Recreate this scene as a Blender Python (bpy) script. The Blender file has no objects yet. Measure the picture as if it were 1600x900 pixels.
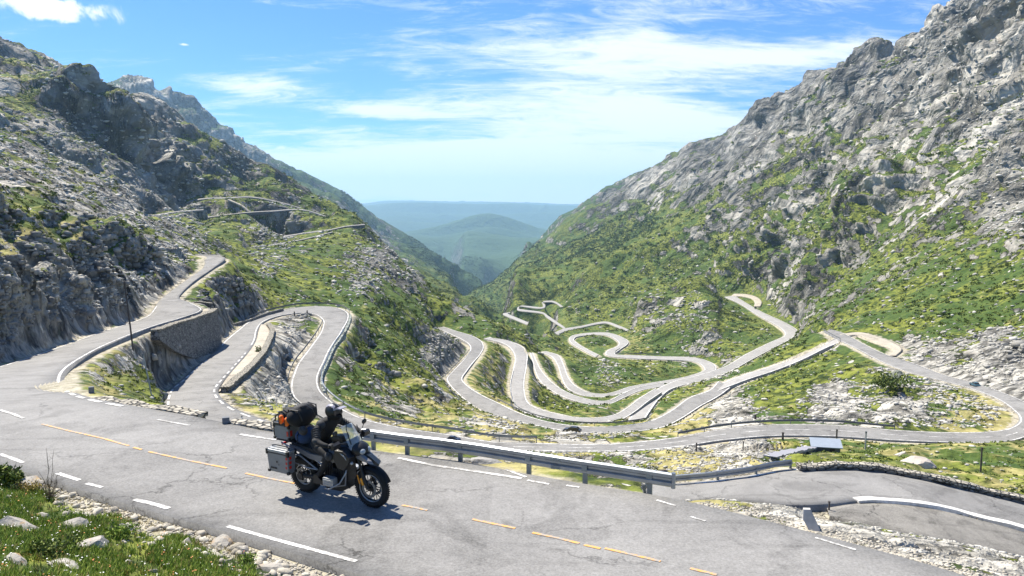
import bpy, bmesh, math, random
import numpy as np
from mathutils import Vector, Matrix
R = math.radians
C = bpy.context.scene.collection
random.seed(7)
rng = np.random.default_rng(7)

# ------------------------------------------------------------------ camera
F_PX = 1186.0
PITCH = R(5.8)
EYE = 5.2
cam_d = bpy.data.cameras.new('camera'); cam = bpy.data.objects.new('camera', cam_d); C.objects.link(cam)
cam_d.sensor_width = 36.0; cam_d.lens = 36.0 * F_PX / 1600.0
cam_d.clip_start = 0.1; cam_d.clip_end = 200000
cam.location = (0, 0, EYE); cam.rotation_euler = (R(90) - PITCH, 0, 0)
bpy.context.scene.camera = cam

# ------------------------------------------------------------------ sky, clouds, sun
SUN_EL = R(57); SUN_AZ = R(-47)          # azimuth measured from +Y towards +X: the sun stands ahead and to the left
world = bpy.data.worlds.new('World'); bpy.context.scene.world = world; world.use_nodes = True
wn = world.node_tree; wn.nodes.clear()
class NT:
    """small helper that adds and wires shader nodes"""
    def __init__(s, tree): s.t = tree
    def n(s, kind, **kw):
        nd = s.t.nodes.new(kind)
        ins = kw.pop('ins', {})
        for k, v in kw.items(): setattr(nd, k, v)
        for k, v in ins.items(): s.put(nd.inputs[k], v)
        return nd
    def put(s, sock, v):
        if isinstance(v, bpy.types.NodeSocket): s.t.links.new(v, sock)
        elif isinstance(v, bpy.types.Node): s.t.links.new(v.outputs[0], sock)
        else: sock.default_value = v
    def m(s, op, a, b=0.0, c=0.0, clamp=False):
        nd = s.t.nodes.new('ShaderNodeMath'); nd.operation = op; nd.use_clamp = clamp
        s.put(nd.inputs[0], a); s.put(nd.inputs[1], b)
        if op in ('MULTIPLY_ADD', 'SMOOTH_MIN', 'SMOOTH_MAX'): s.put(nd.inputs[2], c)
        return nd.outputs[0]
    def ramp(s, v, lo, hi, to0=0.0, to1=1.0, smooth=True):
        nd = s.t.nodes.new('ShaderNodeMapRange'); nd.interpolation_type = 'SMOOTHSTEP' if smooth else 'LINEAR'
        s.put(nd.inputs['Value'], v); s.put(nd.inputs['From Min'], lo); s.put(nd.inputs['From Max'], hi)
        s.put(nd.inputs['To Min'], to0); s.put(nd.inputs['To Max'], to1)
        return nd.outputs[0]
    def noise(s, vec, scale, detail=4, rough=0.5, dist=0.0, col=False, ntype='FBM'):
        nd = s.t.nodes.new('ShaderNodeTexNoise'); nd.noise_dimensions = '3D'; nd.noise_type = ntype
        s.put(nd.inputs['Vector'], vec)
        nd.inputs['Scale'].default_value = scale; nd.inputs['Detail'].default_value = detail
        nd.inputs['Roughness'].default_value = rough; nd.inputs['Distortion'].default_value = dist
        return nd.outputs['Color' if col else 'Fac']
    def mix(s, f, a, b):
        nd = s.t.nodes.new('ShaderNodeMix'); nd.data_type = 'RGBA'
        s.put(nd.inputs[0], f); s.put(nd.inputs[6], rgba(a)); s.put(nd.inputs[7], rgba(b))
        return nd.outputs[2]
def rgba(c):
    return (c[0], c[1], c[2], 1.0) if isinstance(c, (tuple, list)) and len(c) == 3 else c
W = NT(wn)
sky = W.n('ShaderNodeTexSky'); sky.sky_type = 'NISHITA'; sky.sun_disc = False
sky.sun_elevation = SUN_EL; sky.sun_rotation = SUN_AZ; sky.altitude = 1800
sky.air_density = 1.0; sky.dust_density = 0.25; sky.ozone_density = 2.5
skyc = W.n('ShaderNodeHueSaturation', ins={'Hue': 0.5, 'Saturation': 1.15, 'Value': 1.3, 'Color': sky.outputs[0]})
tint = W.n('ShaderNodeVectorMath', operation='MULTIPLY'); W.put(tint.inputs[0], skyc.outputs[0]); tint.inputs[1].default_value = (0.46, 0.80, 1.13)
tc = W.n('ShaderNodeTexCoord')
sep = W.n('ShaderNodeSeparateXYZ', ins={'Vector': tc.outputs['Generated']})
el = W.m('MAXIMUM', sep.outputs[2], 0.0)
den = W.m('ADD', el, 0.16)
px = W.m('DIVIDE', sep.outputs[0], den); py = W.m('DIVIDE', sep.outputs[1], den)
cv = W.n('ShaderNodeCombineXYZ', ins={0: px, 1: py, 2: 0.0})
cm = W.n('ShaderNodeMapping', ins={'Vector': cv.outputs[0], 'Rotation': (0, 0, R(-24)), 'Scale': (0.7, 1.7, 1)})
streak = W.noise(cm.outputs[0], 1.5, 12, 0.62, 0.7)
big = W.noise(cv.outputs[0], 0.75, 3, 0.5, 0.2)
fine = W.noise(cm.outputs[0], 5.0, 10, 0.75, 1.4)
# where cirrus lies: a broad bank right of the valley axis and low towards the horizon
az = W.n('ShaderNodeMath', operation='ARCTAN2'); W.put(az.inputs[0], sep.outputs[0]); W.put(az.inputs[1], sep.outputs[1])
def blob(a0, e0, wa, we):
    da = W.m('DIVIDE', W.m('SUBTRACT', az.outputs[0], a0), wa); de = W.m('DIVIDE', W.m('SUBTRACT', sep.outputs[2], e0), we)
    q = W.m('ADD', W.m('MULTIPLY', da, da), W.m('MULTIPLY', de, de))
    return W.m('EXPONENT', W.m('MULTIPLY', q, -1.0))
CLOUD_BLOBS = [(0.14, 0.185, 0.19, 0.030, .46), (0.10, 0.122, 0.19, 0.022, .44), (0.22, 0.10, 0.2, 0.03, .30), (-0.08, 0.065, 0.24, 0.026, .58), (0.08, 0.035, 0.5, 0.035, .66), (-0.32, 0.150, 0.08, 0.012, .34), (-.18, .125, .06, .01, .28), (0.36, 0.185, 0.12, .014, .34), (.2, .235, .12, .02, .26)]
cover = None
for a0, e0, wa, we, k in CLOUD_BLOBS:
    b_ = W.m('MULTIPLY', blob(a0, e0, wa, we), k)
    cover = b_ if cover is None else W.m('ADD', cover, b_)
dens = W.m('ADD', W.m('ADD', W.m('MULTIPLY', streak, 1.15), W.m('MULTIPLY', fine, 0.75)), W.m('MULTIPLY', big, 0.35))
cl = W.ramp(W.m('ADD', dens, cover), 1.12, 1.56)
cl = W.m('MULTIPLY', cl, 0.88)
# one small bright cumulus high on the left and two specks
cum = W.m('ADD', W.m('ADD', blob(-0.522, 0.2165, 0.05, 0.013), W.m('MULTIPLY', blob(-0.397, 0.192, 0.007, 0.0018), .5)), W.m('ADD', W.m('MULTIPLY', blob(0.060, 0.031, 0.018, 0.006), .8), W.m('MULTIPLY', blob(-0.29, 0.078, 0.03, 0.008), .55)))
cn = W.noise(tc.outputs['Generated'], 26, 7, 0.62, 0.6)
cl2 = W.ramp(W.m('ADD', cum, W.m('MULTIPLY', W.m('SUBTRACT', cn, 0.5), 2.0)), 0.35, 0.75)
cl2 = W.m('MULTIPLY', cl2, W.ramp(cum, 0.03, 0.3))
cl = W.m('MAXIMUM', cl, cl2)
SKYK = 0.062
csky = W.mix(cl, tint.outputs[0], (10.5, 10.7, 10.8))
bg = W.n('ShaderNodeBackground', ins={'Color': csky, 'Strength': SKYK})
wo = W.n('ShaderNodeOutputWorld'); wn.links.new(bg.outputs[0], wo.inputs[0])

sd = bpy.data.lights.new('sun', 'SUN'); sun = bpy.data.objects.new('sun', sd); C.objects.link(sun)
sd.energy = 5.0; sd.angle = R(0.55); sd.color = (1.0, 0.93, 0.81)
sv = Vector((math.sin(SUN_AZ) * math.cos(SUN_EL), math.cos(SUN_AZ) * math.cos(SUN_EL), math.sin(SUN_EL)))
sun.rotation_euler = sv.to_track_quat('Z', 'Y').to_euler(); sun.location = (-30, 30, 60)
sc = bpy.context.scene
sc.view_settings.view_transform = 'Standard'; sc.view_settings.look = 'None'
sc.view_settings.exposure = 0.95; sc.view_settings.gamma = 1.0
sc.cycles.max_bounces = 5; sc.cycles.diffuse_bounces = 2; sc.cycles.glossy_bounces = 2; sc.cycles.transmission_bounces = 4
sc.cycles.volume_bounces = 1; sc.cycles.use_denoising = True

# ------------------------------------------------------------------ sight lines -> places
CP, SP = math.cos(PITCH), math.sin(PITCH)
def sight(u, v):
    s = (v - 450.0) / F_PX
    return (u - 800.0) / F_PX, CP - s * SP, -(SP + s * CP)
def on(u, v, h):
    """the place seen at u, v that lies h metres below eye level"""
    a, b, c = sight(u, v); k = h / (-c)
    return np.array((a * k, b * k, EYE - h))
def at(u, v, r):
    """the place seen at u, v at the horizontal range r"""
    a, b, c = sight(u, v); k = r / math.hypot(a, b)
    return np.array((a * k, b * k, EYE + c * k))

def tag(o, label=None, cat=None, group=None, kind=None):
    if label: o['label'] = label
    if cat: o['category'] = cat
    if group: o['group'] = group
    if kind: o['kind'] = kind
    return o
def mesh_obj(name, verts, faces, mat=None, parent=None, smooth=False):
    me = bpy.data.meshes.new(name)
    verts = np.asarray(verts, dtype=np.float32)
    if isinstance(faces, np.ndarray):
        me.vertices.add(len(verts)); me.vertices.foreach_set('co', verts.ravel())
        nf, k = faces.shape
        me.loops.add(nf * k); me.loops.foreach_set('vertex_index', faces.astype(np.int32).ravel())
        me.polygons.add(nf); me.polygons.foreach_set('loop_start', np.arange(0, nf * k, k, dtype=np.int32))
        me.polygons.foreach_set('loop_total', np.full(nf, k, dtype=np.int32))
        me.update(calc_edges=True)
    else:
        me.from_pydata([tuple(map(float, v)) for v in verts], [], faces); me.update()
    if smooth: me.polygons.foreach_set('use_smooth', np.ones(len(me.polygons), dtype=bool))
    if mat: me.materials.append(mat)
    o = bpy.data.objects.new(name, me); C.objects.link(o)
    if parent is not None: o.parent = parent
    return o
def new_mat(name):
    m = bpy.data.materials.new(name); m.use_nodes = True
    t = NT(m.node_tree); b = m.node_tree.nodes['Principled BSDF']
    return m, t, b
def plain(name, col, rough=0.6, metal=0.0, var=0.15, scale=30.0, bump=0.0, spec=0.5):
    m, t, b = new_mat(name)
    g = t.n('ShaderNodeTexCoord'); nz = t.noise(g.outputs['Object'], scale, 5, 0.6)
    k = t.ramp(nz, 0.25, 0.75, 1 - var, 1 + var, False)
    mul = t.n('ShaderNodeVectorMath', operation='SCALE'); mul.inputs[0].default_value = col[:3]; t.put(mul.inputs['Scale'], k)
    t.put(b.inputs['Base Color'], mul.outputs[0]); b.inputs['Roughness'].default_value = rough
    b.inputs['Metallic'].default_value = metal; b.inputs['Specular IOR Level'].default_value = spec
    if bump:
        bp = t.n('ShaderNodeBump', ins={'Strength': bump, 'Distance': 0.01, 'Height': nz}); t.put(b.inputs['Normal'], bp.outputs[0])
    return m
# ------------------------------------------------------------------ roads: pairs of edge places (left edge, right edge, metres below eye level)
# every station: (u1, v1, u2, v2, h)   edge 1, edge 2
ROADS = {}
ROADS['main'] = dict(st=[
    ('w', 14.0, 1.5, 10.6, -1.6), ('w', 10.0, 6.2, 7.4, 2.6), ('w', 6.55, 10.3, 4.2, 6.0), ('w', 4.85, 11.85, 2.5, 7.6), ('w', 3.0, 13.25, 0.7, 8.8),
    (913, 757, 780, 960, 5.2), (825, 742, 660, 926, 5.2), (718, 722, 520, 886, 5.2), (600, 707, 372, 838, 5.2), (500, 689, 262, 808, 5.2), (400, 671, 140, 771, 5.2),
    (306, 652, 0, 727, 5.2), (215, 636, -110, 698, 5.25), (142, 622, -230, 660, 5.5), (108, 608, -260, 622, 6.0), (100, 594, -190, 603, 6.6),
    (108, 577, -85, 590, 7.3), (132, 559, -15, 577, 7.9), (164, 541, 45, 559, 8.4), (213, 520, 105, 538, 9.6), (250, 507, 155, 520, 10.7),
    (284, 497, 197, 507, 11.6), (316, 484, 230, 494, 12.1), (300, 474, 242, 480, 11.9), (281, 467, 249, 470, 11.6), (286, 456, 266, 456, 11.2), (306, 438, 292, 437, 10.3), (334, 419, 317, 419, 9.1), (352, 404, 316, 402, 8.0), (340, 399, 300, 397, 7.6)], vis=True)
ROADS['second'] = dict(st=[
    (1700, 812, 1700, 860, 12.0), (1600, 784, 1600, 828, 11.6), (1525, 766, 1520, 806, 11.3), (1450, 749, 1445, 790, 11.0), (1375, 734, 1367, 782, 10.9), (1319, 730, 1300, 788, 10.8),
    (1244, 732, 1238, 790, 10.8), (1169, 743, 1172, 784, 10.8), (1112, 751, 1110, 782, 10.9), (1052, 756, 1045, 786, 11.1)], vis=True)
ROADS['second_hidden'] = dict(st=[
    (1052, 756, 1045, 786, 11.1), (940, 752, 920, 786, 11.5), (820, 738, 790, 778, 12.0), (700, 718, 670, 760, 12.3), (600, 702, 570, 745, 12.6), (520, 686, 480, 735, 12.9), (427, 661, 380, 712, 13.2)], vis=False)
ROADS['third'] = dict(st=[
    (427, 661, 330, 680, 13.2), (395, 650, 285, 662, 13.4), (366, 638, 258, 645, 13.6), (346, 622, 256, 630, 13.9), (341, 610, 262, 612, 14.2), (350, 596, 284, 593, 14.7), (366, 577, 309, 571, 15.3),
    (387, 553, 331, 554, 16.0), (400, 533, 350, 533, 16.6), (404, 515, 372, 515, 17.2), (412, 504, 388, 503, 17.5), (430, 496, 412, 493, 17.9), (455, 491, 440, 485, 18.2), (480, 489.5, 474, 479.5, 18.4),
    (493, 492, 507, 479, 18.6), (501, 497, 530, 482, 18.7), (505, 504, 545, 492, 18.8), (499, 520, 535, 520, 19.1), (480, 547, 519, 544, 19.4), (464, 568, 508, 568, 19.8),
    (455, 589, 500, 586, 20.3), (452, 603, 499, 599, 20.7), (455, 619, 504, 612, 21.2), (467, 632, 517, 625, 21.8), (490, 648, 537, 639, 22.3), (525, 668, 572, 655, 22.8), (580, 686, 628, 668, 23.4),
    (660, 697, 704, 679, 24.0), (740, 704, 770, 690, 24.1), (834, 706, 838, 692.5, 24.3), (940, 707, 940, 694, 24.5), (1002, 705, 1000, 690, 24.6), (1064, 699, 1060, 683, 24.7), (1130, 689, 1125, 671, 24.8),
    (1213, 682, 1208, 663.5, 25), (1307, 683, 1305, 664, 25.3), (1400, 689, 1398, 672, 25.6), (1470, 692, 1468, 675.5, 25.9), (1535, 693, 1530, 675.5, 26.2), (1585, 689, 1568, 672, 26.5), (1622, 674, 1586, 664, 26.8),
    (1628, 655, 1592, 655, 27.1), (1612, 634, 1586, 644, 27.6), (1568, 614, 1560, 625, 28.4), (1524, 599, 1520, 609, 29.2), (1478, 587, 1474, 596, 30), (1425, 567, 1418, 582, 30.8), (1384, 554, 1374, 564, 31.5), (1350, 538, 1338, 545, 32.2),
    (1328, 526, 1313, 533, 32.9), (1312, 518.5, 1296, 524, 33.4), (1300, 515.5, 1286, 518, 33.7)], vis=True)
ROADS['lot'] = dict(st=[(1292, 795, 1296, 808, 10.9), (1330, 789, 1335, 816, 10.9), (1367, 787, 1375, 826, 10.95), (1445, 794, 1448, 842, 11.05), (1520, 811, 1515, 857, 11.3), (1600, 833, 1600, 876, 11.6), (1700, 866, 1700, 905, 12)], vis=True, mat='lot')
ROADS['wall_verge'] = dict(st=[(341, 613, 352, 607, 14.25), (352, 594, 376, 586, 14.8), (366, 577, 392, 570, 15.3), (387, 553, 407, 553, 16.0), (400, 533, 418, 530, 16.6), (404, 517, 422, 518, 17.15), (408, 507, 415, 508, 17.4)], vis=True, mat='gravel')
ROADS['upper_spur'] = dict(st=[(1313, 522, 1308, 530, 33.2), (1345, 519.5, 1338, 523.5, 33.0), (1375, 527, 1362, 532, 33.2), (1398, 536, 1385, 541, 33.3), (1409, 545, 1396, 547, 32.9), (1400, 556, 1388, 556, 31.6)], vis=True, mat='gravel')
ROADS['link'] = dict(st=[(1320, 533, 1304, 529, 33.0), (1295, 542, 1290, 537, 34.5), (1254, 562, 1250, 556, 37), (1212, 579, 1208, 571.5, 39.5), (1172, 592, 1168, 584, 41.5), (1145, 602, 1140, 594, 43), (1122, 611, 1116, 604, 43.9)], vis=True, mat='pale')
ROADS['fifth'] = dict(st=[(1144, 604, 1122, 596, 43.4), (1124, 619, 1108, 610, 44.0), (1095, 635, 1078, 621, 43.8), (1064, 655, 1048, 642, 43.4), (1033, 669, 1015, 658, 43), (987, 675.5, 978, 664.5, 42.6), (940, 678, 940, 667, 42.2), (893, 675.5, 896, 665, 42),
    (847, 667.5, 852, 658, 42.3), (800, 658, 812, 645.5, 42.8), (763, 648, 777, 629, 43.5), (738, 634, 750, 616, 44.2), (716, 616, 729, 602, 44.9), (697, 594, 723, 592, 45.6), (704, 583, 730, 580, 46.2), (722, 564, 741, 566, 47),
    (734, 549, 750, 555, 48), (733, 539, 756, 543, 48.8), (720, 530, 752, 533, 49.6), (706, 523.5, 738, 525, 50.5), (694, 518, 712, 517, 51.5), (680, 513, 694, 511, 52.5)], vis=True)
ROADS['sixth'] = dict(st=[(756, 529, 763, 527.5, 51.5), (784, 536, 790, 531.5, 52.2), (798, 545, 813, 540, 53), (805, 560, 823, 550, 54), (801, 580, 823, 571, 55), (797, 602, 819.5, 595, 56), (800, 623, 820, 614, 56.8), (809, 639, 826, 630, 57.4),
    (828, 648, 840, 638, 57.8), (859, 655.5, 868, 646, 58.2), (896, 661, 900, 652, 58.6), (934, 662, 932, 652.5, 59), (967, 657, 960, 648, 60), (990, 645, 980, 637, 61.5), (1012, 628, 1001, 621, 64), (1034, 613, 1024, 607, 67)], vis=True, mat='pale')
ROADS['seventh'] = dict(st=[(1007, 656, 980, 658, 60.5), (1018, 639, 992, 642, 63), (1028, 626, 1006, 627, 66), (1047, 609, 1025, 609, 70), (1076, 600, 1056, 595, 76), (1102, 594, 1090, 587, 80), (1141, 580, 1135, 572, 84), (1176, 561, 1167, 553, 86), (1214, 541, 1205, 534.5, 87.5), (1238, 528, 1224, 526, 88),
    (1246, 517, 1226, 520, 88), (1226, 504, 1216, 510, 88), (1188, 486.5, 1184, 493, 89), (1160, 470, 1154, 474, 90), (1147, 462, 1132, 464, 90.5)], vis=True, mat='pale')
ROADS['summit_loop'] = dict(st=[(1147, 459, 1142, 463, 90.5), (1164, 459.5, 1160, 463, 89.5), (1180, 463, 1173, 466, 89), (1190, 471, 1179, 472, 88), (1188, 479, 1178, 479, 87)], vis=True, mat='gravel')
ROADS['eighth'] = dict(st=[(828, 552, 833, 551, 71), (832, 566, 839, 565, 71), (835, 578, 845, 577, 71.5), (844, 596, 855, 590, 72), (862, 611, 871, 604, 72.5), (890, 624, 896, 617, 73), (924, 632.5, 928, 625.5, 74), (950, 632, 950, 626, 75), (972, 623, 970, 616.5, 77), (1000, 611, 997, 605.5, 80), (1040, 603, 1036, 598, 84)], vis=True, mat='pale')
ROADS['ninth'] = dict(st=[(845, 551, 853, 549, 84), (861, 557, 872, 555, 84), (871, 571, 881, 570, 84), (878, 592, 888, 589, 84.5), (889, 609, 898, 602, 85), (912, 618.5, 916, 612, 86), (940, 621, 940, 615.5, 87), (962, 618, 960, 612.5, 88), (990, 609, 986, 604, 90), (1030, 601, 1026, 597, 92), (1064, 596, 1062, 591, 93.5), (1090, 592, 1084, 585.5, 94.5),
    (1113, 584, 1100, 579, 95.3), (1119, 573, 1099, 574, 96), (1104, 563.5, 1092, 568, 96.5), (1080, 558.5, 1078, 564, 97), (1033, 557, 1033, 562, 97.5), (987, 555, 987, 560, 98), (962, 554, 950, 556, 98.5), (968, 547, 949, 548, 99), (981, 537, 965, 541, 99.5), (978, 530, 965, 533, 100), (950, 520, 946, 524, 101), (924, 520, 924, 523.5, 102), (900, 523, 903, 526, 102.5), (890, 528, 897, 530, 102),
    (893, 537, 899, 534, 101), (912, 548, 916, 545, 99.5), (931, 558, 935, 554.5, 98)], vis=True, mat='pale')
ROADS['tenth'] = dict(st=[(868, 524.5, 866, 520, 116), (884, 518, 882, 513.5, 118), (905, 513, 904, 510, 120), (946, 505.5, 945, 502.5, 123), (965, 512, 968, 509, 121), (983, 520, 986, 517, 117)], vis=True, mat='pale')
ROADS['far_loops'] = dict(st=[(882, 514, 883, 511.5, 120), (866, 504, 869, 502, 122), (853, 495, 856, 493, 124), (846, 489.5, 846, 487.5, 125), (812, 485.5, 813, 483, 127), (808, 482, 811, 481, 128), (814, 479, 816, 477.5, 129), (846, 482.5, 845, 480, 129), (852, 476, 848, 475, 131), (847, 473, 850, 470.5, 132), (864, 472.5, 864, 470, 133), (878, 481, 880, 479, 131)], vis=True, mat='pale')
ROADS['far_lower'] = dict(st=[(824, 507.5, 826, 504, 122), (806, 500, 808, 496.5, 124), (789, 493, 794, 490.5, 126), (786, 490, 795, 489, 127), (797, 488, 797, 490, 128)], vis=True, mat='pale')
ROADS['high_a'] = dict(st=[(233, 339, 233, 336.5, -1), (278, 332, 278, 329.5, -1), (318, 329, 318, 326.5, -1)], rng=640, vis=True, mat=None)
ROADS['high_b'] = dict(st=[(278, 328, 281, 324, -1), (297, 317, 297, 313, -1), (325, 312, 325, 308.5, -1), (353, 311, 353, 308, -1), (394, 309.5, 394, 306.8, -1), (439, 318, 439, 315.5, -1), (469, 326.5, 469, 324, -1)], rng=740, vis=True, mat=None)
ROADS['high_c'] = dict(st=[(320, 350, 316, 347, -1), (321, 343, 318, 340.5, -1), (333, 340, 333, 337, -1), (381, 334, 381, 331.5, -1), (422, 331.5, 422, 328.8, -1), (472, 329, 472, 326.6, -1), (510, 340, 512, 338, -1)], rng=680, vis=True, mat=None)
ROADS['high_d'] = dict(st=[(444, 371, 444, 367.5, -1), (500, 362.5, 500, 359.5, -1), (514, 361, 514, 358, -1), (540, 355.5, 540, 352.5, -1), (570, 352.5, 570, 349.5, -1)], rng=600, vis=True, mat=None)
ROADS['high_e'] = dict(st=[(390, 387.5, 392, 385, -1), (422, 384.5, 422, 382, -1), (469, 376.5, 469, 373.8, -1), (520, 364, 520, 361.5, -1)], rng=540, vis=True, mat=None)
ROADS['high_f'] = dict(st=[(355, 312, 358, 311, -1), (378, 323, 381, 322, -1), (400, 343, 404, 342, -1), (420, 357, 424, 356, -1), (440, 370, 443, 368, -1)], rng=690, vis=True, mat='gravel')

def catmull(P, n):
    P = np.asarray(P, float); out = []
    for i in range(len(P) - 1):
        p0 = P[max(i - 1, 0)]; p1 = P[i]; p2 = P[i + 1]; p3 = P[min(i + 2, len(P) - 1)]
        # centripetal-like: clamp tangents so uneven spacing does not overshoot
        d = np.linalg.norm(p2 - p1) + 1e-9
        m1 = (p2 - p0) * (d / (np.linalg.norm(p2 - p1) + np.linalg.norm(p1 - p0) + 1e-9))
        m2 = (p3 - p1) * (d / (np.linalg.norm(p3 - p2) + np.linalg.norm(p2 - p1) + 1e-9))
        for t in np.linspace(0, 1, n, endpoint=False):
            a = 2*t**3 - 3*t**2 + 1; b = t**3 - 2*t**2 + t; c = -2*t**3 + 3*t**2; e = t**3 - t**2
            out.append(a * p1 + b * m1 + c * p2 + e * m2)
    out.append(P[-1]); return np.array(out)
for k, rd in ROADS.items():
    A, B = [], []
    for s in rd['st']:
        if s[0] == 'w': A.append((s[1], s[2], 0.0)); B.append((s[3], s[4], 0.0))
        elif s[4] < 0:
            uc, vc = (s[0] + s[2]) / 2, (s[1] + s[3]) / 2
            pc = at(uc, vc, rd['rng']); h = EYE - pc[2]
            # a bench about 5 m wide running along the slope
            vm = (s[1] + s[3]) / 2; A.append(at(s[0], vm + (s[1] - vm) * .55, rd['rng'] - 2.5)); B.append(at(s[2], vm + (s[3] - vm) * .55, rd['rng'] + 2.5))
            zc = 0.5 * (A[-1][2] + B[-1][2])
        else: A.append(on(s[0], s[1], s[4])); B.append(on(s[2], s[3], s[4]))
    rd['A'] = catmull(A, 8); rd['B'] = catmull(B, 8)
    rd['stA'] = np.array(A, float); rd['stB'] = np.array(B, float)

# ------------------------------------------------------------------ terrain: places the ground passes through
GH = [  # (u, v, metres below eye level)
 (0,742,5.1),(0,800,4.55),(0,860,4.0),(0,900,3.75),(0,960,3.3),(-150,760,4.9),(-150,900,3.6),(100,782,5.0),(100,840,4.5),(100,900,4.1),(100,960,3.7),
 (220,822,5.0),(220,870,4.7),(220,905,4.5),(220,960,4.1),(330,855,5.05),(340,900,4.85),(340,960,4.5),(440,893,5.1),(440,940,4.95),(520,960,5.0),
 (130,612,6.2),(160,600,7.6),(200,600,9.2),(180,570,9.0),(240,590,10.5),(210,630,6.3),(250,640,7.5),(230,565,11),(285,575,13.6),(300,560,14.6),(320,540,15.6),(250,615,9.5),
 (440,560,19.3),(430,600,18.6),(420,630,17),(440,520,18.6),(470,510,18.9),(470,650,19),(430,640,16.5),(410,560,18.6),(400,590,17.6),
 (560,600,26.5),(560,560,26),(600,640,24.8),(660,640,29),(700,660,28),(760,672,29),(820,680,30),(900,688,32),(1000,684,31.5),
 (1100,664,31),(1150,640,35),(1180,650,31),(1130,625,40),
 (1200,620,32),(1300,620,29),(1300,580,32),(1400,620,28.5),(1400,650,26.8),(1500,650,27),(1540,655,27),(1480,630,28.2),(1250,640,29),(1240,600,36),
 (1100,785,6.9),(1150,792,7.0),(1210,805,7.6),(1200,812,6.2),(1260,815,8.0),(1300,830,7.6),(1400,850,6.6),(1500,880,6.3),(1600,900,6.6),(1700,920,6.2),(1700,880,8.3),
 (1000,728,14),(1100,720,16.5),(1150,732,13),(1250,715,16),(1300,700,19.5),(1400,710,18.5),(1500,720,17.5),(1600,735,16),(1600,760,13),(1480,745,13.2),(1700,760,14),(1350,722,13.5),
 (850,735,17),(960,715,20),(700,700,18),
 (770,600,50),(780,560,52),(770,640,47),(840,620,66),(850,640,62),(835,600,67),(870,600,78),(870,635,68),(900,640,66),(960,640,66),(1000,590,93),(940,590,93),(920,570,96),(900,590,90),(880,560,96),(1050,575,98),(1100,550,98),
 (930,540,101),(1050,620,64),(1050,640,54),(1080,608,66),(1110,597,62),(1180,580,62),(1200,560,75),(1270,545,55),
 (830,540,72),(850,530,90),(870,540,98),
]
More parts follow.
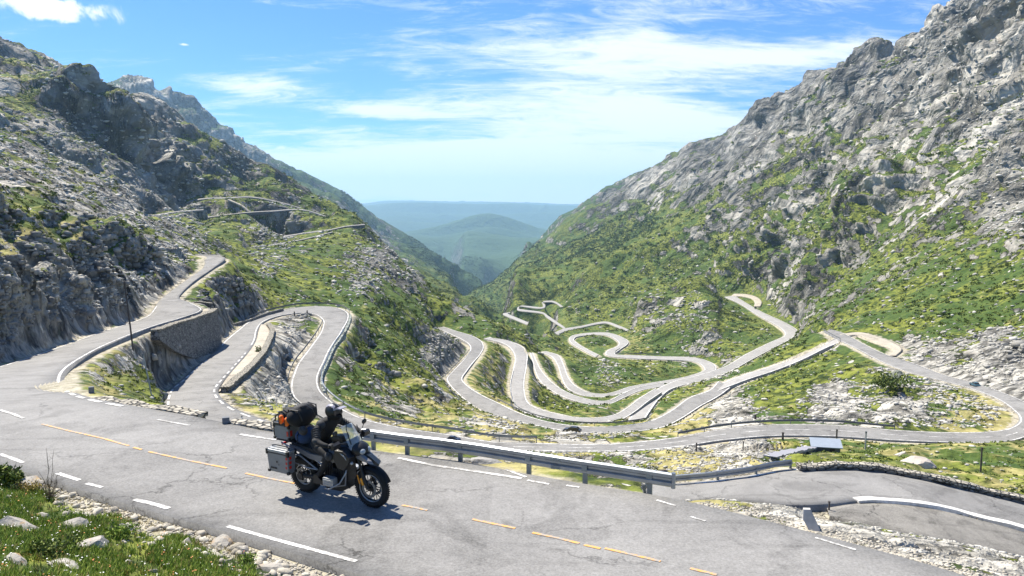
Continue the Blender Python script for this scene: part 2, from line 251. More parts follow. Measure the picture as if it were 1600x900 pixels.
GR = [  # (u, v, horizontal range)
 (0,560,43),(0,480,46),(0,390,54),(0,340,78),(0,300,112),(0,240,180),(0,208,235),(0,200,620),(0,170,800),(0,140,980),(0,100,1300),(0,54,1700),(-150,560,38),(-150,390,50),(-150,300,110),(-150,200,240),(-150,190,620),(-150,100,1300),(-150,10,1700),
 (60,530,50),(60,400,58),(60,350,84),(60,290,130),(60,232,235),(60,224,640),(60,165,830),(60,80,1700),
 (120,515,61),(120,395,66),(120,350,95),(120,300,155),(120,262,240),(120,253,640),(120,178,800),(120,155,950),(115,104,1600),
 (180,500,73),(180,400,80),(180,350,125),(180,300,220),(180,292,640),(180,240,740),(180,190,850),(180,150,1150),(180,122,1550),
 (225,485,79),(225,430,98),(225,380,125),(225,345,190),(225,325,255),(225,316,640),(240,270,760),(230,205,900),(230,150,1400),
 (270,440,112),(270,410,138),(270,378,200),(270,362,270),(265,352,600),(270,290,760),(270,230,950),(265,172,1400),
 (310,392,150),(310,385,220),(320,365,520),(330,300,780),(330,250,950),(330,214,1350),
 (380,440,140),(385,490,122),(350,470,110),(380,420,180),(380,400,260),(385,395,400),(385,360,600),(400,290,860),(390,243,1300),
 (330,450,118),(345,500,104),(340,482,102),(400,470,160),(450,470,170),(440,445,210),(440,410,300),(440,385,420),(440,350,600),(440,300,830),(440,270,1250),
 (500,465,190),(500,440,240),(500,410,340),(500,385,450),(500,350,620),(500,318,850),(500,302,1150),
 (560,490,150),(560,460,200),(560,430,290),(560,400,400),(570,375,520),(565,345,680),(560,342,820),
 (600,372,600),(600,400,480),(600,430,350),(600,470,220),(600,520,150),(640,415,540),(640,440,400),(640,480,240),(640,540,160),(680,450,470),(680,480,320),(690,505,270),
 (720,478,430),(720,500,340),(770,500,390),(770,515,340),(810,517,420),(800,525,350),(620,500,185),(660,600,120),(660,570,150),(700,620,130),
 # dark blue ridge behind on the left
 (170,116,5220),(222,110,5220),(255,128,5220),(300,146,5075),(330,180,5075),(380,212,4930),(420,241,4930),(480,268,4785),(540,301,4640),(600,341,4495),(660,379,4350),(720,416,4060),(765,438,3915),
 (480,300,3625),(540,335,3480),(600,385,2520),(600,360,3770),(660,435,2280),(660,400,3625),(700,455,2040),(720,440,3335),(745,452,2400),
 (380,240,3625),(300,180,3770),(220,160,3770),
 # valley floor beyond and the far hills
 (745,418,6000),(780,410,6500),(720,402,6500),(760,427,4800),
 (620,380,9500),(690,392,9000),(730,364,9500),(760,349,9800),(800,362,9600),(840,388,9300),(760,380,8300),(700,385,8300),(880,395,9000),
 (650,358,13000),(700,343,15000),(800,345,15000),(860,352,14000),(600,325,16500),(660,323,16500),(740,326,16500),(800,326,16500),(880,330,16500),(560,330,16500),(940,330,16500),
 (600,321,22500),(640,319,22500),(700,321,22500),(780,322,22500),(860,325,22500),(940,325,22500),
 # right-hand mountain
 (700,470,1650),(715,462,1800),(740,453,2000),(770,436,2200),(800,411,2400),(830,376,2700),(870,336,3000),(900,316,3000),(950,285,2900),(1000,264,2800),(1050,238,2700),(1080,217,2600),(1112,212,2500),(1150,188,2350),(1200,158,2200),(1260,120,2050),(1310,100,1900),(1350,78,1800),(1372,66,1750),(1392,76,1700),(1440,46,1600),(1500,12,1500),(1530,-4,1450),(1600,-70,1350),(1750,-200,1200),
 (740,470,1500),(740,490,800),(800,440,1800),(800,465,1300),(800,492,820),(860,450,1500),(900,500,800),(900,470,1050),(900,430,1500),(900,380,2000),(900,345,2500),
 (950,340,2200),(1000,530,600),(1000,500,720),(1000,460,950),(1000,400,1400),(1000,330,2000),(1000,290,2400),(1050,480,750),(1100,540,530),(1100,500,650),(1100,450,800),(1100,380,1200),(1100,300,1700),(1100,240,2200),
 (1200,540,500),(1180,445,720),(1240,500,540),(1200,420,800),(1200,340,1100),(1200,260,1500),(1200,190,1950),(1300,500,330),(1300,450,470),(1300,380,660),(1300,300,950),(1300,200,1350),(1300,130,1750),
 (1350,500,270),(1400,540,215),(1400,500,280),(1400,420,430),(1400,320,680),(1400,220,980),(1400,120,1350),(1450,560,190),(1500,575,165),(1500,520,215),(1500,450,310),(1500,350,480),(1500,250,720),(1500,120,1080),(1500,50,1350),
 (1600,600,128),(1600,540,165),(1600,450,240),(1600,350,360),(1600,250,530),(1600,120,850),(1600,0,1150),(1750,600,110),(1750,400,260),(1750,200,560),(1750,0,950),(1560,590,140)]
TPTS = []   # (az, ln r, t)
def addp(p):
    r = math.hypot(p[0], p[1]); TPTS.append((math.atan2(p[0], p[1]), math.log(r), (p[2] - EYE) / r))
for g in GH: addp(on(*g))
for g in GR: addp(at(*g))
for k, rd in ROADS.items():
    for P in (rd['stA'], rd['stB']):
        for i in range(len(P)):
            if math.hypot(P[i][0], P[i][1]) > 4: addp(P[i])
            if i and np.linalg.norm(P[i] - P[i-1]) > 0.03 * np.linalg.norm(P[i]): addp((P[i] + P[i-1]) / 2)
for a in np.linspace(-0.72, 0.72, 13):      # ground under the viewer and far beyond every ridge
    for r, h in ((1.5, 1.7), (3.2, 2.6)): TPTS.append((a, math.log(r), -h / r))
    TPTS.append((a, math.log(30000), -0.03))
for a, r, t in ((-.68, 4000, .15), (-.60, 4600, .15), (-.5, 2300, .06), (-.42, 2000, .07), (-.35, 2000, .04), (-.28, 1700, .02), (-.2, 1400, -.04), (-.14, 1100, -.10), (-.1, 950, -.13), (-.06, 900, -.128), (-.2, 1000, -.02),
                (-.5, 8500, .05), (-.35, 8500, .0), (-.25, 7400, -.03), (-.16, 6400, -.06), (-.1, 5600, -.075), (-.04, 4800, -.085), (.0, 3900, -.08), (.1, 5000, -.05), (.25, 4500, .0), (.4, 4000, .05), (.55, 3500, .1), (.7, 3200, .15),
                (.1, 3800, -.02), (.25, 3300, .06), (.4, 2600, .16), (.55, 2300, .22), (.7, 2200, .3),
                (-.03, 11500, -.055), (-.1, 11500, -.05), (.05, 11500, -.055), (-.05, 18500, -.012), (.08, 18500, -.012), (-.15, 18500, -.012),
                (-.63, 420, .02), (-.55, 420, .0), (-.5, 420, -.02), (-.45, 420, -.02)):
    TPTS.append((a, math.log(r), t))
T = np.array(TPTS)
keep = []; seen = set()
for i, (a, l, t) in enumerate(T):
    kx = (round(a / 0.004), round(l / 0.006))
    if kx in seen: continue
    seen.add(kx); keep.append(i)
T = T[keep]
def kern(a, l, chunk=20000):
    out = np.empty(len(a))
    for i in range(0, len(a), chunk):
        d = np.sqrt((a[i:i+chunk, None] - T[None, :, 0])**2 + (l[i:i+chunk, None] - T[None, :, 1])**2 + 2e-5)
        out[i:i+chunk] = d @ CO[:-1] + CO[-1]
    return out
n = len(T)
D = np.sqrt((T[:, None, 0] - T[None, :, 0])**2 + (T[:, None, 1] - T[None, :, 1])**2 + 2e-5)
Am = np.zeros((n + 1, n + 1)); Am[:n, :n] = D - np.eye(n) * 2e-4; Am[:n, n] = 1; Am[n, :n] = 1
CO = np.linalg.solve(Am, np.append(T[:, 2], 0.0))
AZM = 0.72
NAc, NLc = 380, 760
ac = np.linspace(-AZM, AZM, NAc); lc = np.linspace(math.log(1.5), math.log(24500), NLc)
g1, g2 = np.meshgrid(ac, lc, indexing='ij')
TB = kern(g1.ravel().astype(np.float64), g2.ravel().astype(np.float64)).reshape(NAc, NLc)
def base_t(a, l):
    fa = np.clip((np.clip(a, -AZM, AZM) + AZM) / (2 * AZM) * (NAc - 1), 0, NAc - 1.001)
    fl = np.clip((l - lc[0]) / (lc[-1] - lc[0]) * (NLc - 1), 0, NLc - 1.001)
    i = fa.astype(int); j = fl.astype(int); x = fa - i; y = fl - j
    return (TB[i, j] * (1-x) * (1-y) + TB[i+1, j] * x * (1-y) + TB[i, j+1] * (1-x) * y + TB[i+1, j+1] * x * y)

# distance to the roads
def road_field(az_cols, RR, X, Y):
    NC, NROW = RR.shape
    ROADW = np.zeros((NC, NROW), np.float32); ROADZ = np.zeros((NC, NROW), np.float32); DOUT = np.full((NC, NROW), 1e6, np.float32); VISR = np.zeros((NC, NROW), bool)
    LATN = {}
    for k, rd in ROADS.items():
        A, B = rd['A'], rd['B']; Cn = (A + B) / 2
        # resample the centre line finely
        seg = np.linalg.norm(np.diff(Cn[:, :2], axis=0), axis=1)
        rmin = np.hypot(Cn[:, 0], Cn[:, 1]).min(); rmax = np.hypot(Cn[:, 0], Cn[:, 1]).max()
        step = max(0.25, 0.004 * rmin)
        s = np.concatenate([[0], np.cumsum(seg)]); m = max(12, int(s[-1] / step)); m = min(m, 900)
        qs = np.linspace(0, s[-1], m)
        Cf = np.stack([np.interp(qs, s, Cn[:, i]) for i in range(3)], 1)
        tan = np.gradient(Cn[:, :2], axis=0); tan /= np.linalg.norm(tan, axis=1)[:, None] + 1e-9
        nrm = np.stack([-tan[:, 1], tan[:, 0]], 1)
        hwn = np.abs(np.sum((A[:, :2] - B[:, :2]) * nrm, 1)) / 2
        hwf = np.interp(qs, s, np.maximum(hwn, 0.8))
        margin = max(10, 0.05 * rmax)
        azr = np.arctan2(Cn[:, 0], Cn[:, 1]); am = margin / max(rmin, 3)
        c0, c1 = np.searchsorted(az_cols, [azr.min() - am, azr.max() + am])
        sub = (slice(c0, c1), slice(None))
        mask = (RR[sub] > rmin - margin) & (RR[sub] < rmax + margin)
        xs = X[sub][mask].astype(np.float32); ys = Y[sub][mask].astype(np.float32)
        bd = np.full(len(xs), 1e9, np.float32); bi = np.zeros(len(xs), np.int32)
        # coarse cull
        cc = Cf[::max(1, m // 60)]
        for i in range(0, len(xs), 200000):
            dd = ((xs[i:i+200000, None] - cc[None, :, 0].astype(np.float32))**2 + (ys[i:i+200000, None] - cc[None, :, 1].astype(np.float32))**2)
            bd[i:i+200000] = np.sqrt(dd.min(1))
        lim = margin + s[-1] / max(1, len(cc)) + hwf.max()
        near = np.where(bd < lim)[0]
        cfx = Cf[:, 0].astype(np.float32); cfy = Cf[:, 1].astype(np.float32)
        for i in range(0, len(near), 12000):
            id_ = near[i:i+12000]
            dd = (xs[id_, None] - cfx[None])**2 + (ys[id_, None] - cfy[None])**2
            j = dd.argmin(1); bi[id_] = j; bd[id_] = np.sqrt(dd[np.arange(len(id_)), j]) 
        do = np.full(len(xs), 1e6, np.float32); do[near] = bd[near] - hwf[bi[near]]
        cur = DOUT[sub]; cz = ROADZ[sub]; cvv = VISR[sub]
        cm_ = cur[mask]; better = do < cm_
        zt = cz[mask]; zt[better] = Cf[bi[better], 2]; cm_[better] = do[better]
        vv = cvv[mask]; vv |= (do < 0.0) & rd['vis']
        cur[mask] = cm_; cz[mask] = zt; cvv[mask] = vv
        DOUT[sub] = cur; ROADZ[sub] = cz; VISR[sub] = cvv
    return DOUT, ROADZ, VISR
def sstep(x, a, b):
    t = np.clip((x - a) / (b - a), 0, 1); return t*t*(3-2*t)
# rows are spaced so that steep, far faces get as many as flat, near ground
NROW = 1850; NCOLF = 1400
az_cols = np.concatenate([np.linspace(-1.35, -0.665, 60, endpoint=False), np.linspace(-0.665, 0.665, NCOLF, endpoint=False), np.linspace(0.665, 1.35, 60)])
Rc = np.exp(g2); dOc, rZc, _v = road_field(ac, Rc, Rc * np.sin(g1), Rc * np.cos(g1))
wc = 1 - sstep(dOc, 0.25, 0.95 + 0.016 * Rc); TBr = TB * (1 - wc) + wc * (rZc - EYE) / Rc
TBr = np.where(Rc < 300, TBr, TB)
dL = lc[1] - lc[0]; dT = np.abs(np.diff(TBr, axis=1)) * 1.0
# steep cuts lift more height than they show as rise: count their true length too
dZ = np.abs(np.diff(TBr * Rc + EYE, axis=1)) / Rc[:, 1:]; dT = np.maximum(dT, np.where(dZ > 2.2 * dL * .35, dZ, 0) * (Rc[:, 1:] < 250))
cmx = np.maximum.accumulate(TBr, axis=1)[:, 1:]
hidden = (cmx - TBr[:, 1:]) > 0.02
wgt = np.sqrt((dL * 0.05)**2 + dT**2 * np.where(hidden, 0.05, 1.0)) + dL * 0.045
nearf = lc[1:] < math.log(5); wgt[:, nearf] *= 0.25
def sm(a, k, axis):
    kk = np.exp(-0.5 * (np.arange(-3*k, 3*k+1) / k)**2); kk /= kk.sum()
    return np.apply_along_axis(lambda m: np.convolve(np.pad(m, 3*k, mode='edge'), kk, 'valid'), axis, a)
wgt = sm(wgt, 5, 0); wgt = sm(wgt, 6, 1)
cum = np.concatenate([np.zeros((NAc, 1)), np.cumsum(wgt, axis=1)], axis=1); cum /= cum[:, -1:]
ROWL = np.empty((NAc, NROW)); q = np.linspace(0, 1, NROW)
for i in range(NAc): ROWL[i] = np.interp(q, cum[i], lc)
fa = np.clip((np.clip(az_cols, -AZM, AZM) + AZM) / (2 * AZM) * (NAc - 1), 0, NAc - 1.001); ii = fa.astype(int); xx = (fa - ii)[:, None]
L = ROWL[ii] * (1 - xx) + ROWL[ii + 1] * xx
NC = len(az_cols)
AZ = np.repeat(az_cols[:, None], NROW, 1)
RR = np.exp(L); X = RR * np.sin(AZ); Y = RR * np.cos(AZ)
TT = base_t(AZ.ravel(), L.ravel()).reshape(NC, NROW)
# beyond the sides of the view keep the ground near eye-height relation of the border
Z0 = EYE + TT * RR

# ------------------------------------------------------------------ noise
PERM = rng.permutation(256); PERM = np.concatenate([PERM, PERM, PERM])
GA = np.linspace(0, 2*np.pi, 256, endpoint=False); GX = np.cos(GA).astype(np.float32); GY = np.sin(GA).astype(np.float32)
def pn(x, y):
    xi = np.floor(x).astype(np.int64); yi = np.floor(y).astype(np.int64)
    fx = (x - xi).astype(np.float32); fy = (y - yi).astype(np.float32); xi &= 255; yi &= 255
    u = fx*fx*fx*(fx*(fx*6-15)+10); v = fy*fy*fy*(fy*(fy*6-15)+10)
    def g(a, b, dx, dy):
        h = PERM[PERM[a] + b]; return GX[h]*dx + GY[h]*dy
    n00 = g(xi, yi, fx, fy); n10 = g(xi+1, yi, fx-1, fy); n01 = g(xi, yi+1, fx, fy-1); n11 = g(xi+1, yi+1, fx-1, fy-1)
    return (n00*(1-u)+n10*u)*(1-v) + (n01*(1-u)+n11*u)*v
def sstep(x, a, b):
    t = np.clip((x - a) / (b - a), 0, 1); return t*t*(3-2*t)

DOUT, ROADZ, VISR = road_field(az_cols, RR, X, Y)

# ------------------------------------------------------------------ colour zones of the ground: (u, v, ln range known from the ground) grass, dry
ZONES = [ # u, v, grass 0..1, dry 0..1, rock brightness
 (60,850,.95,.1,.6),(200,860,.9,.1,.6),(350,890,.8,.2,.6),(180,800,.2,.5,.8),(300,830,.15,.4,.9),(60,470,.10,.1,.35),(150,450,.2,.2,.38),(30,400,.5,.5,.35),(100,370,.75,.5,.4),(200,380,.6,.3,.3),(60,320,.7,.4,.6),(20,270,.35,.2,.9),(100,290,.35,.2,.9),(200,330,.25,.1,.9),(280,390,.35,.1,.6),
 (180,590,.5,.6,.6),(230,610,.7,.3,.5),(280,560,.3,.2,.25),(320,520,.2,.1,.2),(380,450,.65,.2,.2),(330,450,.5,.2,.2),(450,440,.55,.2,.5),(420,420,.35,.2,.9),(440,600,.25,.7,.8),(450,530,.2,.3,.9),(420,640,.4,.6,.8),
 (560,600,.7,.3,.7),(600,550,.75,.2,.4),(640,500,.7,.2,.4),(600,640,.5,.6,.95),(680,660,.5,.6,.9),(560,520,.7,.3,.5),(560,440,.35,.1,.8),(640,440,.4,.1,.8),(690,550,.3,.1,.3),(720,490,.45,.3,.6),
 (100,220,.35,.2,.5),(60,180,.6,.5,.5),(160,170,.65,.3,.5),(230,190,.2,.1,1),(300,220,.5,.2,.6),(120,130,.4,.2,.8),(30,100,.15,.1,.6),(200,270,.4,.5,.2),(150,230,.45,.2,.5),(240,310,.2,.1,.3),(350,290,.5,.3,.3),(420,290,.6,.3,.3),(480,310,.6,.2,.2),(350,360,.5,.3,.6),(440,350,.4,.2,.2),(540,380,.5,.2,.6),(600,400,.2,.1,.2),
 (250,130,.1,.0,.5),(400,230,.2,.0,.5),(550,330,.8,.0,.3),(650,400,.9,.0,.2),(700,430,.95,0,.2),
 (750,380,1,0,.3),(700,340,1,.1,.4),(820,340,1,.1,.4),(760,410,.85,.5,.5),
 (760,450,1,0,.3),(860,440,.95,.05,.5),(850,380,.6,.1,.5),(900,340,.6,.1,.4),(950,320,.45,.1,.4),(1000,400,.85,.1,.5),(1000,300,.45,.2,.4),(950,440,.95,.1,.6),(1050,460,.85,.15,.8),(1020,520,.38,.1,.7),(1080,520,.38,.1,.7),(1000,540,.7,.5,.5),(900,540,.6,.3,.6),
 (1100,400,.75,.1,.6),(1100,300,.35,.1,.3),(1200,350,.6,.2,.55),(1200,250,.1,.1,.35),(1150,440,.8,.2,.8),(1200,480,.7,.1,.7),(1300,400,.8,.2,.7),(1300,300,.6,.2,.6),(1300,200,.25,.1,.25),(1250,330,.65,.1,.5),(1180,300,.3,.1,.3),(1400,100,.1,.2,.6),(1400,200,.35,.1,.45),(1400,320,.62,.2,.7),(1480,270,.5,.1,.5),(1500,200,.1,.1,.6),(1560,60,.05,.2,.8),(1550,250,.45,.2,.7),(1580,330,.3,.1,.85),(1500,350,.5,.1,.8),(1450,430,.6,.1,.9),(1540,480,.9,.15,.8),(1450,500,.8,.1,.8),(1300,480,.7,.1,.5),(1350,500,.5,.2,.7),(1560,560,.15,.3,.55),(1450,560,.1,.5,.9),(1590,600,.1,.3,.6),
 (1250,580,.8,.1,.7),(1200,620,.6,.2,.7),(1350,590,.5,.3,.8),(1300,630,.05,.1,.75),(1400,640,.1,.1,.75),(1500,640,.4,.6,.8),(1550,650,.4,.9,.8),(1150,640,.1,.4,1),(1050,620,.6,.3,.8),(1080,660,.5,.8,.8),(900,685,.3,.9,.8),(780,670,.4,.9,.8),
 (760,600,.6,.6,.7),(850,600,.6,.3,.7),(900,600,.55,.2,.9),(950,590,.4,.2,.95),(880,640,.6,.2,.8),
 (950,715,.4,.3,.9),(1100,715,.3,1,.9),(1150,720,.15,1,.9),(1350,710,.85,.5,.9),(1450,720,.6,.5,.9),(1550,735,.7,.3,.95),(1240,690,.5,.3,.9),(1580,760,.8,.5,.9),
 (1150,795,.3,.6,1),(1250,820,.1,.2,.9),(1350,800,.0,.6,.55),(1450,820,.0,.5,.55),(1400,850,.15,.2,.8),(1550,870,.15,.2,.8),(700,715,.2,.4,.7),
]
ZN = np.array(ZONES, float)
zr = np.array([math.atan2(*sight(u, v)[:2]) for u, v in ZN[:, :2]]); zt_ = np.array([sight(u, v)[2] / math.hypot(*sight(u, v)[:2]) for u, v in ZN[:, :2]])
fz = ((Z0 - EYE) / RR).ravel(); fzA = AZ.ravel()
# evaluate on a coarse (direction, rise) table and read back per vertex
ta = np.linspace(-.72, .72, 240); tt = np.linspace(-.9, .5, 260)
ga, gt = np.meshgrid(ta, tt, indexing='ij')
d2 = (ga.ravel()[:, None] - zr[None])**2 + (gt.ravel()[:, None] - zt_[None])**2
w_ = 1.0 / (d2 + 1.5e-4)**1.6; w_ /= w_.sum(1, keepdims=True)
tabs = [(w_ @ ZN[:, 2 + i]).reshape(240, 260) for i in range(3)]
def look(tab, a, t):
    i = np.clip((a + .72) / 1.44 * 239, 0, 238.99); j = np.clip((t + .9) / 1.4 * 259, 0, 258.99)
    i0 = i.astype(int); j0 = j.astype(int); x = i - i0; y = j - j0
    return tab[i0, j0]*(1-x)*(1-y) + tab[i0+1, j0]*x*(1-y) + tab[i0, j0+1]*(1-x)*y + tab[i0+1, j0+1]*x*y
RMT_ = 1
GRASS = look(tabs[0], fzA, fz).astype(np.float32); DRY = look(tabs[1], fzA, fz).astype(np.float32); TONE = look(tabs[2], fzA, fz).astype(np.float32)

# relief: octaves sized to the distance, stretched down the fall line (x) so ribs and gullies run downhill
rel = np.zeros((NC, NROW), np.float32)
away = sstep(DOUT, 0.3, 2.0 + 0.07 * np.minimum(RR, 1000))
slope0 = np.abs(np.gradient(Z0, axis=1) / (np.gradient(RR, axis=1) + 1e-6))
bare = np.clip(1.25 - 1.1 * GRASS.reshape(NC, NROW), 0.2, 1.2)
rough = (0.35 + 0.75 * sstep(slope0, 0.12, 0.6)) * (0.55 + 0.75 * bare)
rough *= 0.22 + 0.78 * sstep(RR, 16, 55)
rough *= np.where((RR < 60) & (AZ > 0.05), 0.45, 1.0)
rough = rough * (1 + 0.45 * sstep(RR, 500, 1000))
rough = np.where(RR > 7000, 0.5, rough)
wl = 900.0; oc = 0
while wl > 0.3:
    fr_ = sstep(RR, 500, 900); nr_ = 1 + 3.0 * (1 - sstep(RR, 120, 300)); w = sstep(np.log(wl), np.log(RR * 0.012 * nr_), np.log(RR * 0.03 * nr_)) * (1 - sstep(np.log(wl), np.log(RR * (0.14 + .08 * fr_)), np.log(RR * (0.36 + .14 * fr_))))
    idx = w > 0.001
    if idx.any():
        x = X[idx]; y = Y[idx]
        ca, sa = math.cos(0.45), math.sin(0.45)
        sd_ = np.tanh(x / (0.40 * RR[idx] + 1)); xr = x * ca - sd_ * y * sa; yr = sd_ * x * sa + y * ca
        st = 3.4 if wl > 90 else (2.4 if wl > 12 else 1.4)
        n1 = pn(xr / (wl * st) + 17.3 * oc, yr / wl + 5.1 * oc)
        rid = (0.30 - np.abs(n1)) * (1.9 if wl > 60 else 1.6)
        n2 = pn(x / wl + 91.7 + oc, y / wl + 3.3 * oc)
        rel[idx] += w[idx] * wl * (0.55 * rid + 0.10 * n2).astype(np.float32)
    wl *= 0.55; oc += 1
def smooth_cols(a, k=9, s=3.0):
    kk = np.exp(-0.5 * (np.arange(-k, k + 1) / s)**2); kk /= kk.sum()
    cp = np.pad(a, ((k, k), (0, 0)), mode='edge'); return sum(kk[i] * cp[i:i + a.shape[0]] for i in range(2 * k + 1))
# the open sight lines from the bank to the roads below limit how high humps in front of them may rise
tr0 = np.where(VISR, (ROADZ - EYE) / RR, 1e3); fut0 = np.minimum.accumulate(tr0[:, ::-1], axis=1)[:, ::-1]
fmn = fut0.copy()
for k_ in range(1, 7):
    fmn[k_:] = np.minimum(fmn[k_:], fut0[:-k_]); fmn[:-k_] = np.minimum(fmn[:-k_], fut0[k_:])
fmn = smooth_cols(np.minimum(fmn, TT + 0.25))
head = np.maximum((fmn - TT) * RR, 0.0) * 0.55 + 0.02
relz = rel * rough * away * (0.30 + 0.70 * sstep(RR, 200, 750)) * np.where((X < 0) & (RR > 500) & (RR < 2500), 0.78, 1.0)
relz = np.where(relz > 0, head * np.tanh(relz / head), relz)
sl_ = np.abs(np.gradient(Z0 * (DOUT > .3) + ROADZ * (DOUT <= .3), axis=1) / (np.gradient(RR, axis=1) + 1e-6))
relz *= 1 - 0.7 * sstep(sl_, 0.8, 1.6) * (RR < 400)
Z = Z0 + relz
S = 0.7 + 0.016 * RR + 0.03 * np.clip(RR - 500, 0, 300)
wr = 1 - sstep(DOUT, 0.25, 0.25 + S)
Z = Z * (1 - wr) + (ROADZ - 0.10 - 0.0006 * RR) * wr
# the roads in the valley are open to view from the bank: nothing may stand higher in front of them
TN = (Z - EYE) / RR
def azof(u, v): return math.atan2(*sight(u, v)[:2])
def fit_sky(pts, r0, r1, u0, u1, lead=0.4, down=False):
    for _ in range(5): fit_once(pts, r0, r1, u0, u1, lead, down)
def fit_once(pts, r0, r1, u0, u1, lead=0.4, down=False):
    """raise or lower one ridge so that its mean crest line runs where it should; its own jags stay"""
    global TN
    aa = np.array([azof(u, v) for u, v in pts]); tt_ = np.array([sight(u, v)[2] / math.hypot(*sight(u, v)[:2]) for u, v in pts])
    want = np.interp(az_cols, aa, tt_)
    m_ = (RR > r0) & (RR < r1)
    tm = np.where(m_, TN, -9.0); jm = tm.argmax(1); top = tm.max(1); lr = L[np.arange(NC), jm]
    d_ = np.where(top > -8, want - top, 0.0)
    if down: d_ = np.minimum(d_, 0)
    kk = np.exp(-0.5 * (np.arange(-24, 25) / 5.5)**2); kk /= kk.sum()
    d_ = np.convolve(np.pad(d_, 24, mode='edge'), kk, 'valid'); lr = np.convolve(np.pad(lr, 24, mode='edge'), kk, 'valid')
    ga_ = sstep(az_cols, azof(u0, 300) - .03, azof(u0, 300) + .01) * (1 - sstep(az_cols, azof(u1, 300) - .01, azof(u1, 300) + .03))
    w_ = sstep(L, (lr - lead)[:, None], lr[:, None]) * (1 - sstep(L, math.log(r1) - 0.02, math.log(r1) + 0.12)) * sstep(L, math.log(r0) - 0.05, math.log(r0) + 0.05)
    TN = TN + w_ * (d_ * ga_)[:, None]
fit_sky([(-150, 20), (0, 53), (60, 79), (115, 104), (150, 112), (180, 123), (230, 150), (265, 171), (330, 214), (390, 244), (440, 269), (500, 303), (540, 325), (570, 348)], 700, 1950, -300, 560)
fit_sky([(540, 325), (575, 350), (600, 372), (640, 415), (680, 450), (720, 478), (770, 500), (820, 517), (840, 527)], 200, 1000, 560, 840)
BACK = [(-150, 150), (0, 120), (100, 118), (170, 115), (195, 109), (222, 111), (240, 118), (262, 134), (280, 137), (300, 146), (330, 178), (345, 183), (380, 212), (420, 241), (480, 268), (540, 301), (600, 341), (660, 379), (720, 416), (765, 438), (790, 455)]
fit_sky([(u, v + 34) for u, v in BACK], 1000, 1750, 560, 770, .5, True)
fit_sky([(u, v + 16) for u, v in BACK], 1750, 2900, 560, 735, .3, True)
fit_sky([(u, v + 8) for u, v in BACK], 4750, 7200, 540, 690, .3, True)
fit_sky(BACK, 2900, 4700, 560, 790)
fit_sky(BACK, 3200, 6500, -300, 560)
fit_sky([(690, 475), (715, 462), (740, 453), (770, 436), (800, 411), (830, 376), (870, 336), (900, 316), (950, 285), (1000, 264), (1050, 238), (1070, 221), (1090, 216), (1112, 214), (1150, 188), (1200, 158), (1260, 120), (1310, 100), (1340, 84), (1355, 68), (1372, 66), (1392, 76), (1410, 66), (1440, 46), (1500, 12), (1530, -4), (1600, -70), (1750, -200)], 1000, 2900, 735, 845)
fit_sky([(690, 475), (715, 462), (740, 453), (770, 436), (800, 411), (830, 376), (870, 336), (900, 316), (950, 285), (1000, 264), (1050, 238), (1070, 221), (1090, 216), (1112, 214), (1150, 188), (1200, 158), (1260, 120), (1310, 100), (1340, 84), (1355, 68), (1372, 66), (1392, 76), (1410, 66), (1440, 46), (1500, 12), (1530, -4), (1600, -70), (1750, -200)], 1000, 3700, 845, 1900)
tr = np.where(VISR, (ROADZ - EYE) / RR, 1e3)
fut = np.minimum.accumulate(tr[:, ::-1], axis=1)[:, ::-1]
fm = fut.copy()
for k_ in range(1, 5):
    fm[k_:] = np.minimum(fm[k_:], fut[:-k_]); fm[:-k_] = np.minimum(fm[:-k_], fut[k_:])
has = fm < 100
fm = np.where(has, fm, np.maximum(TN, -2) + 0.001)
kk = np.exp(-0.5 * (np.arange(-9, 10) / 3.0)**2); kk /= kk.sum()
cp = np.pad(fm, ((9, 9), (0, 0)), mode='edge'); fs = sum(kk[i] * cp[i:i + NC] for i in range(19))
keepr = VISR | (DOUT < 0.2)
TN0 = TN.copy()
TN = np.where(keepr, TN, np.minimum(TN, np.minimum(fs - 0.0016, np.where(fut < 100, fut - 0.0008, 9))))
Z = EYE + TN * RR
cutm = ((TN0 - TN) > 0.0006).astype(np.float32)
def box(a, k, ax):
    pad = np.pad(a, [(k, k) if i == ax else (0, 0) for i in range(2)], mode='edge'); n_ = a.shape[ax]
    return sum(np.take(pad, np.arange(i, i + n_), axis=ax) for i in range(2 * k + 1)) / (2 * k + 1)
cutm = np.clip(box(box(cutm, 4, 0), 4, 1) * 3, 0, 1) * sstep(DOUT, 0.2, 1.0)
Zs = box(box(box(box(Z, 3, 0), 3, 0), 2, 1), 2, 1)
Z = Z * (1 - cutm) + Zs * cutm
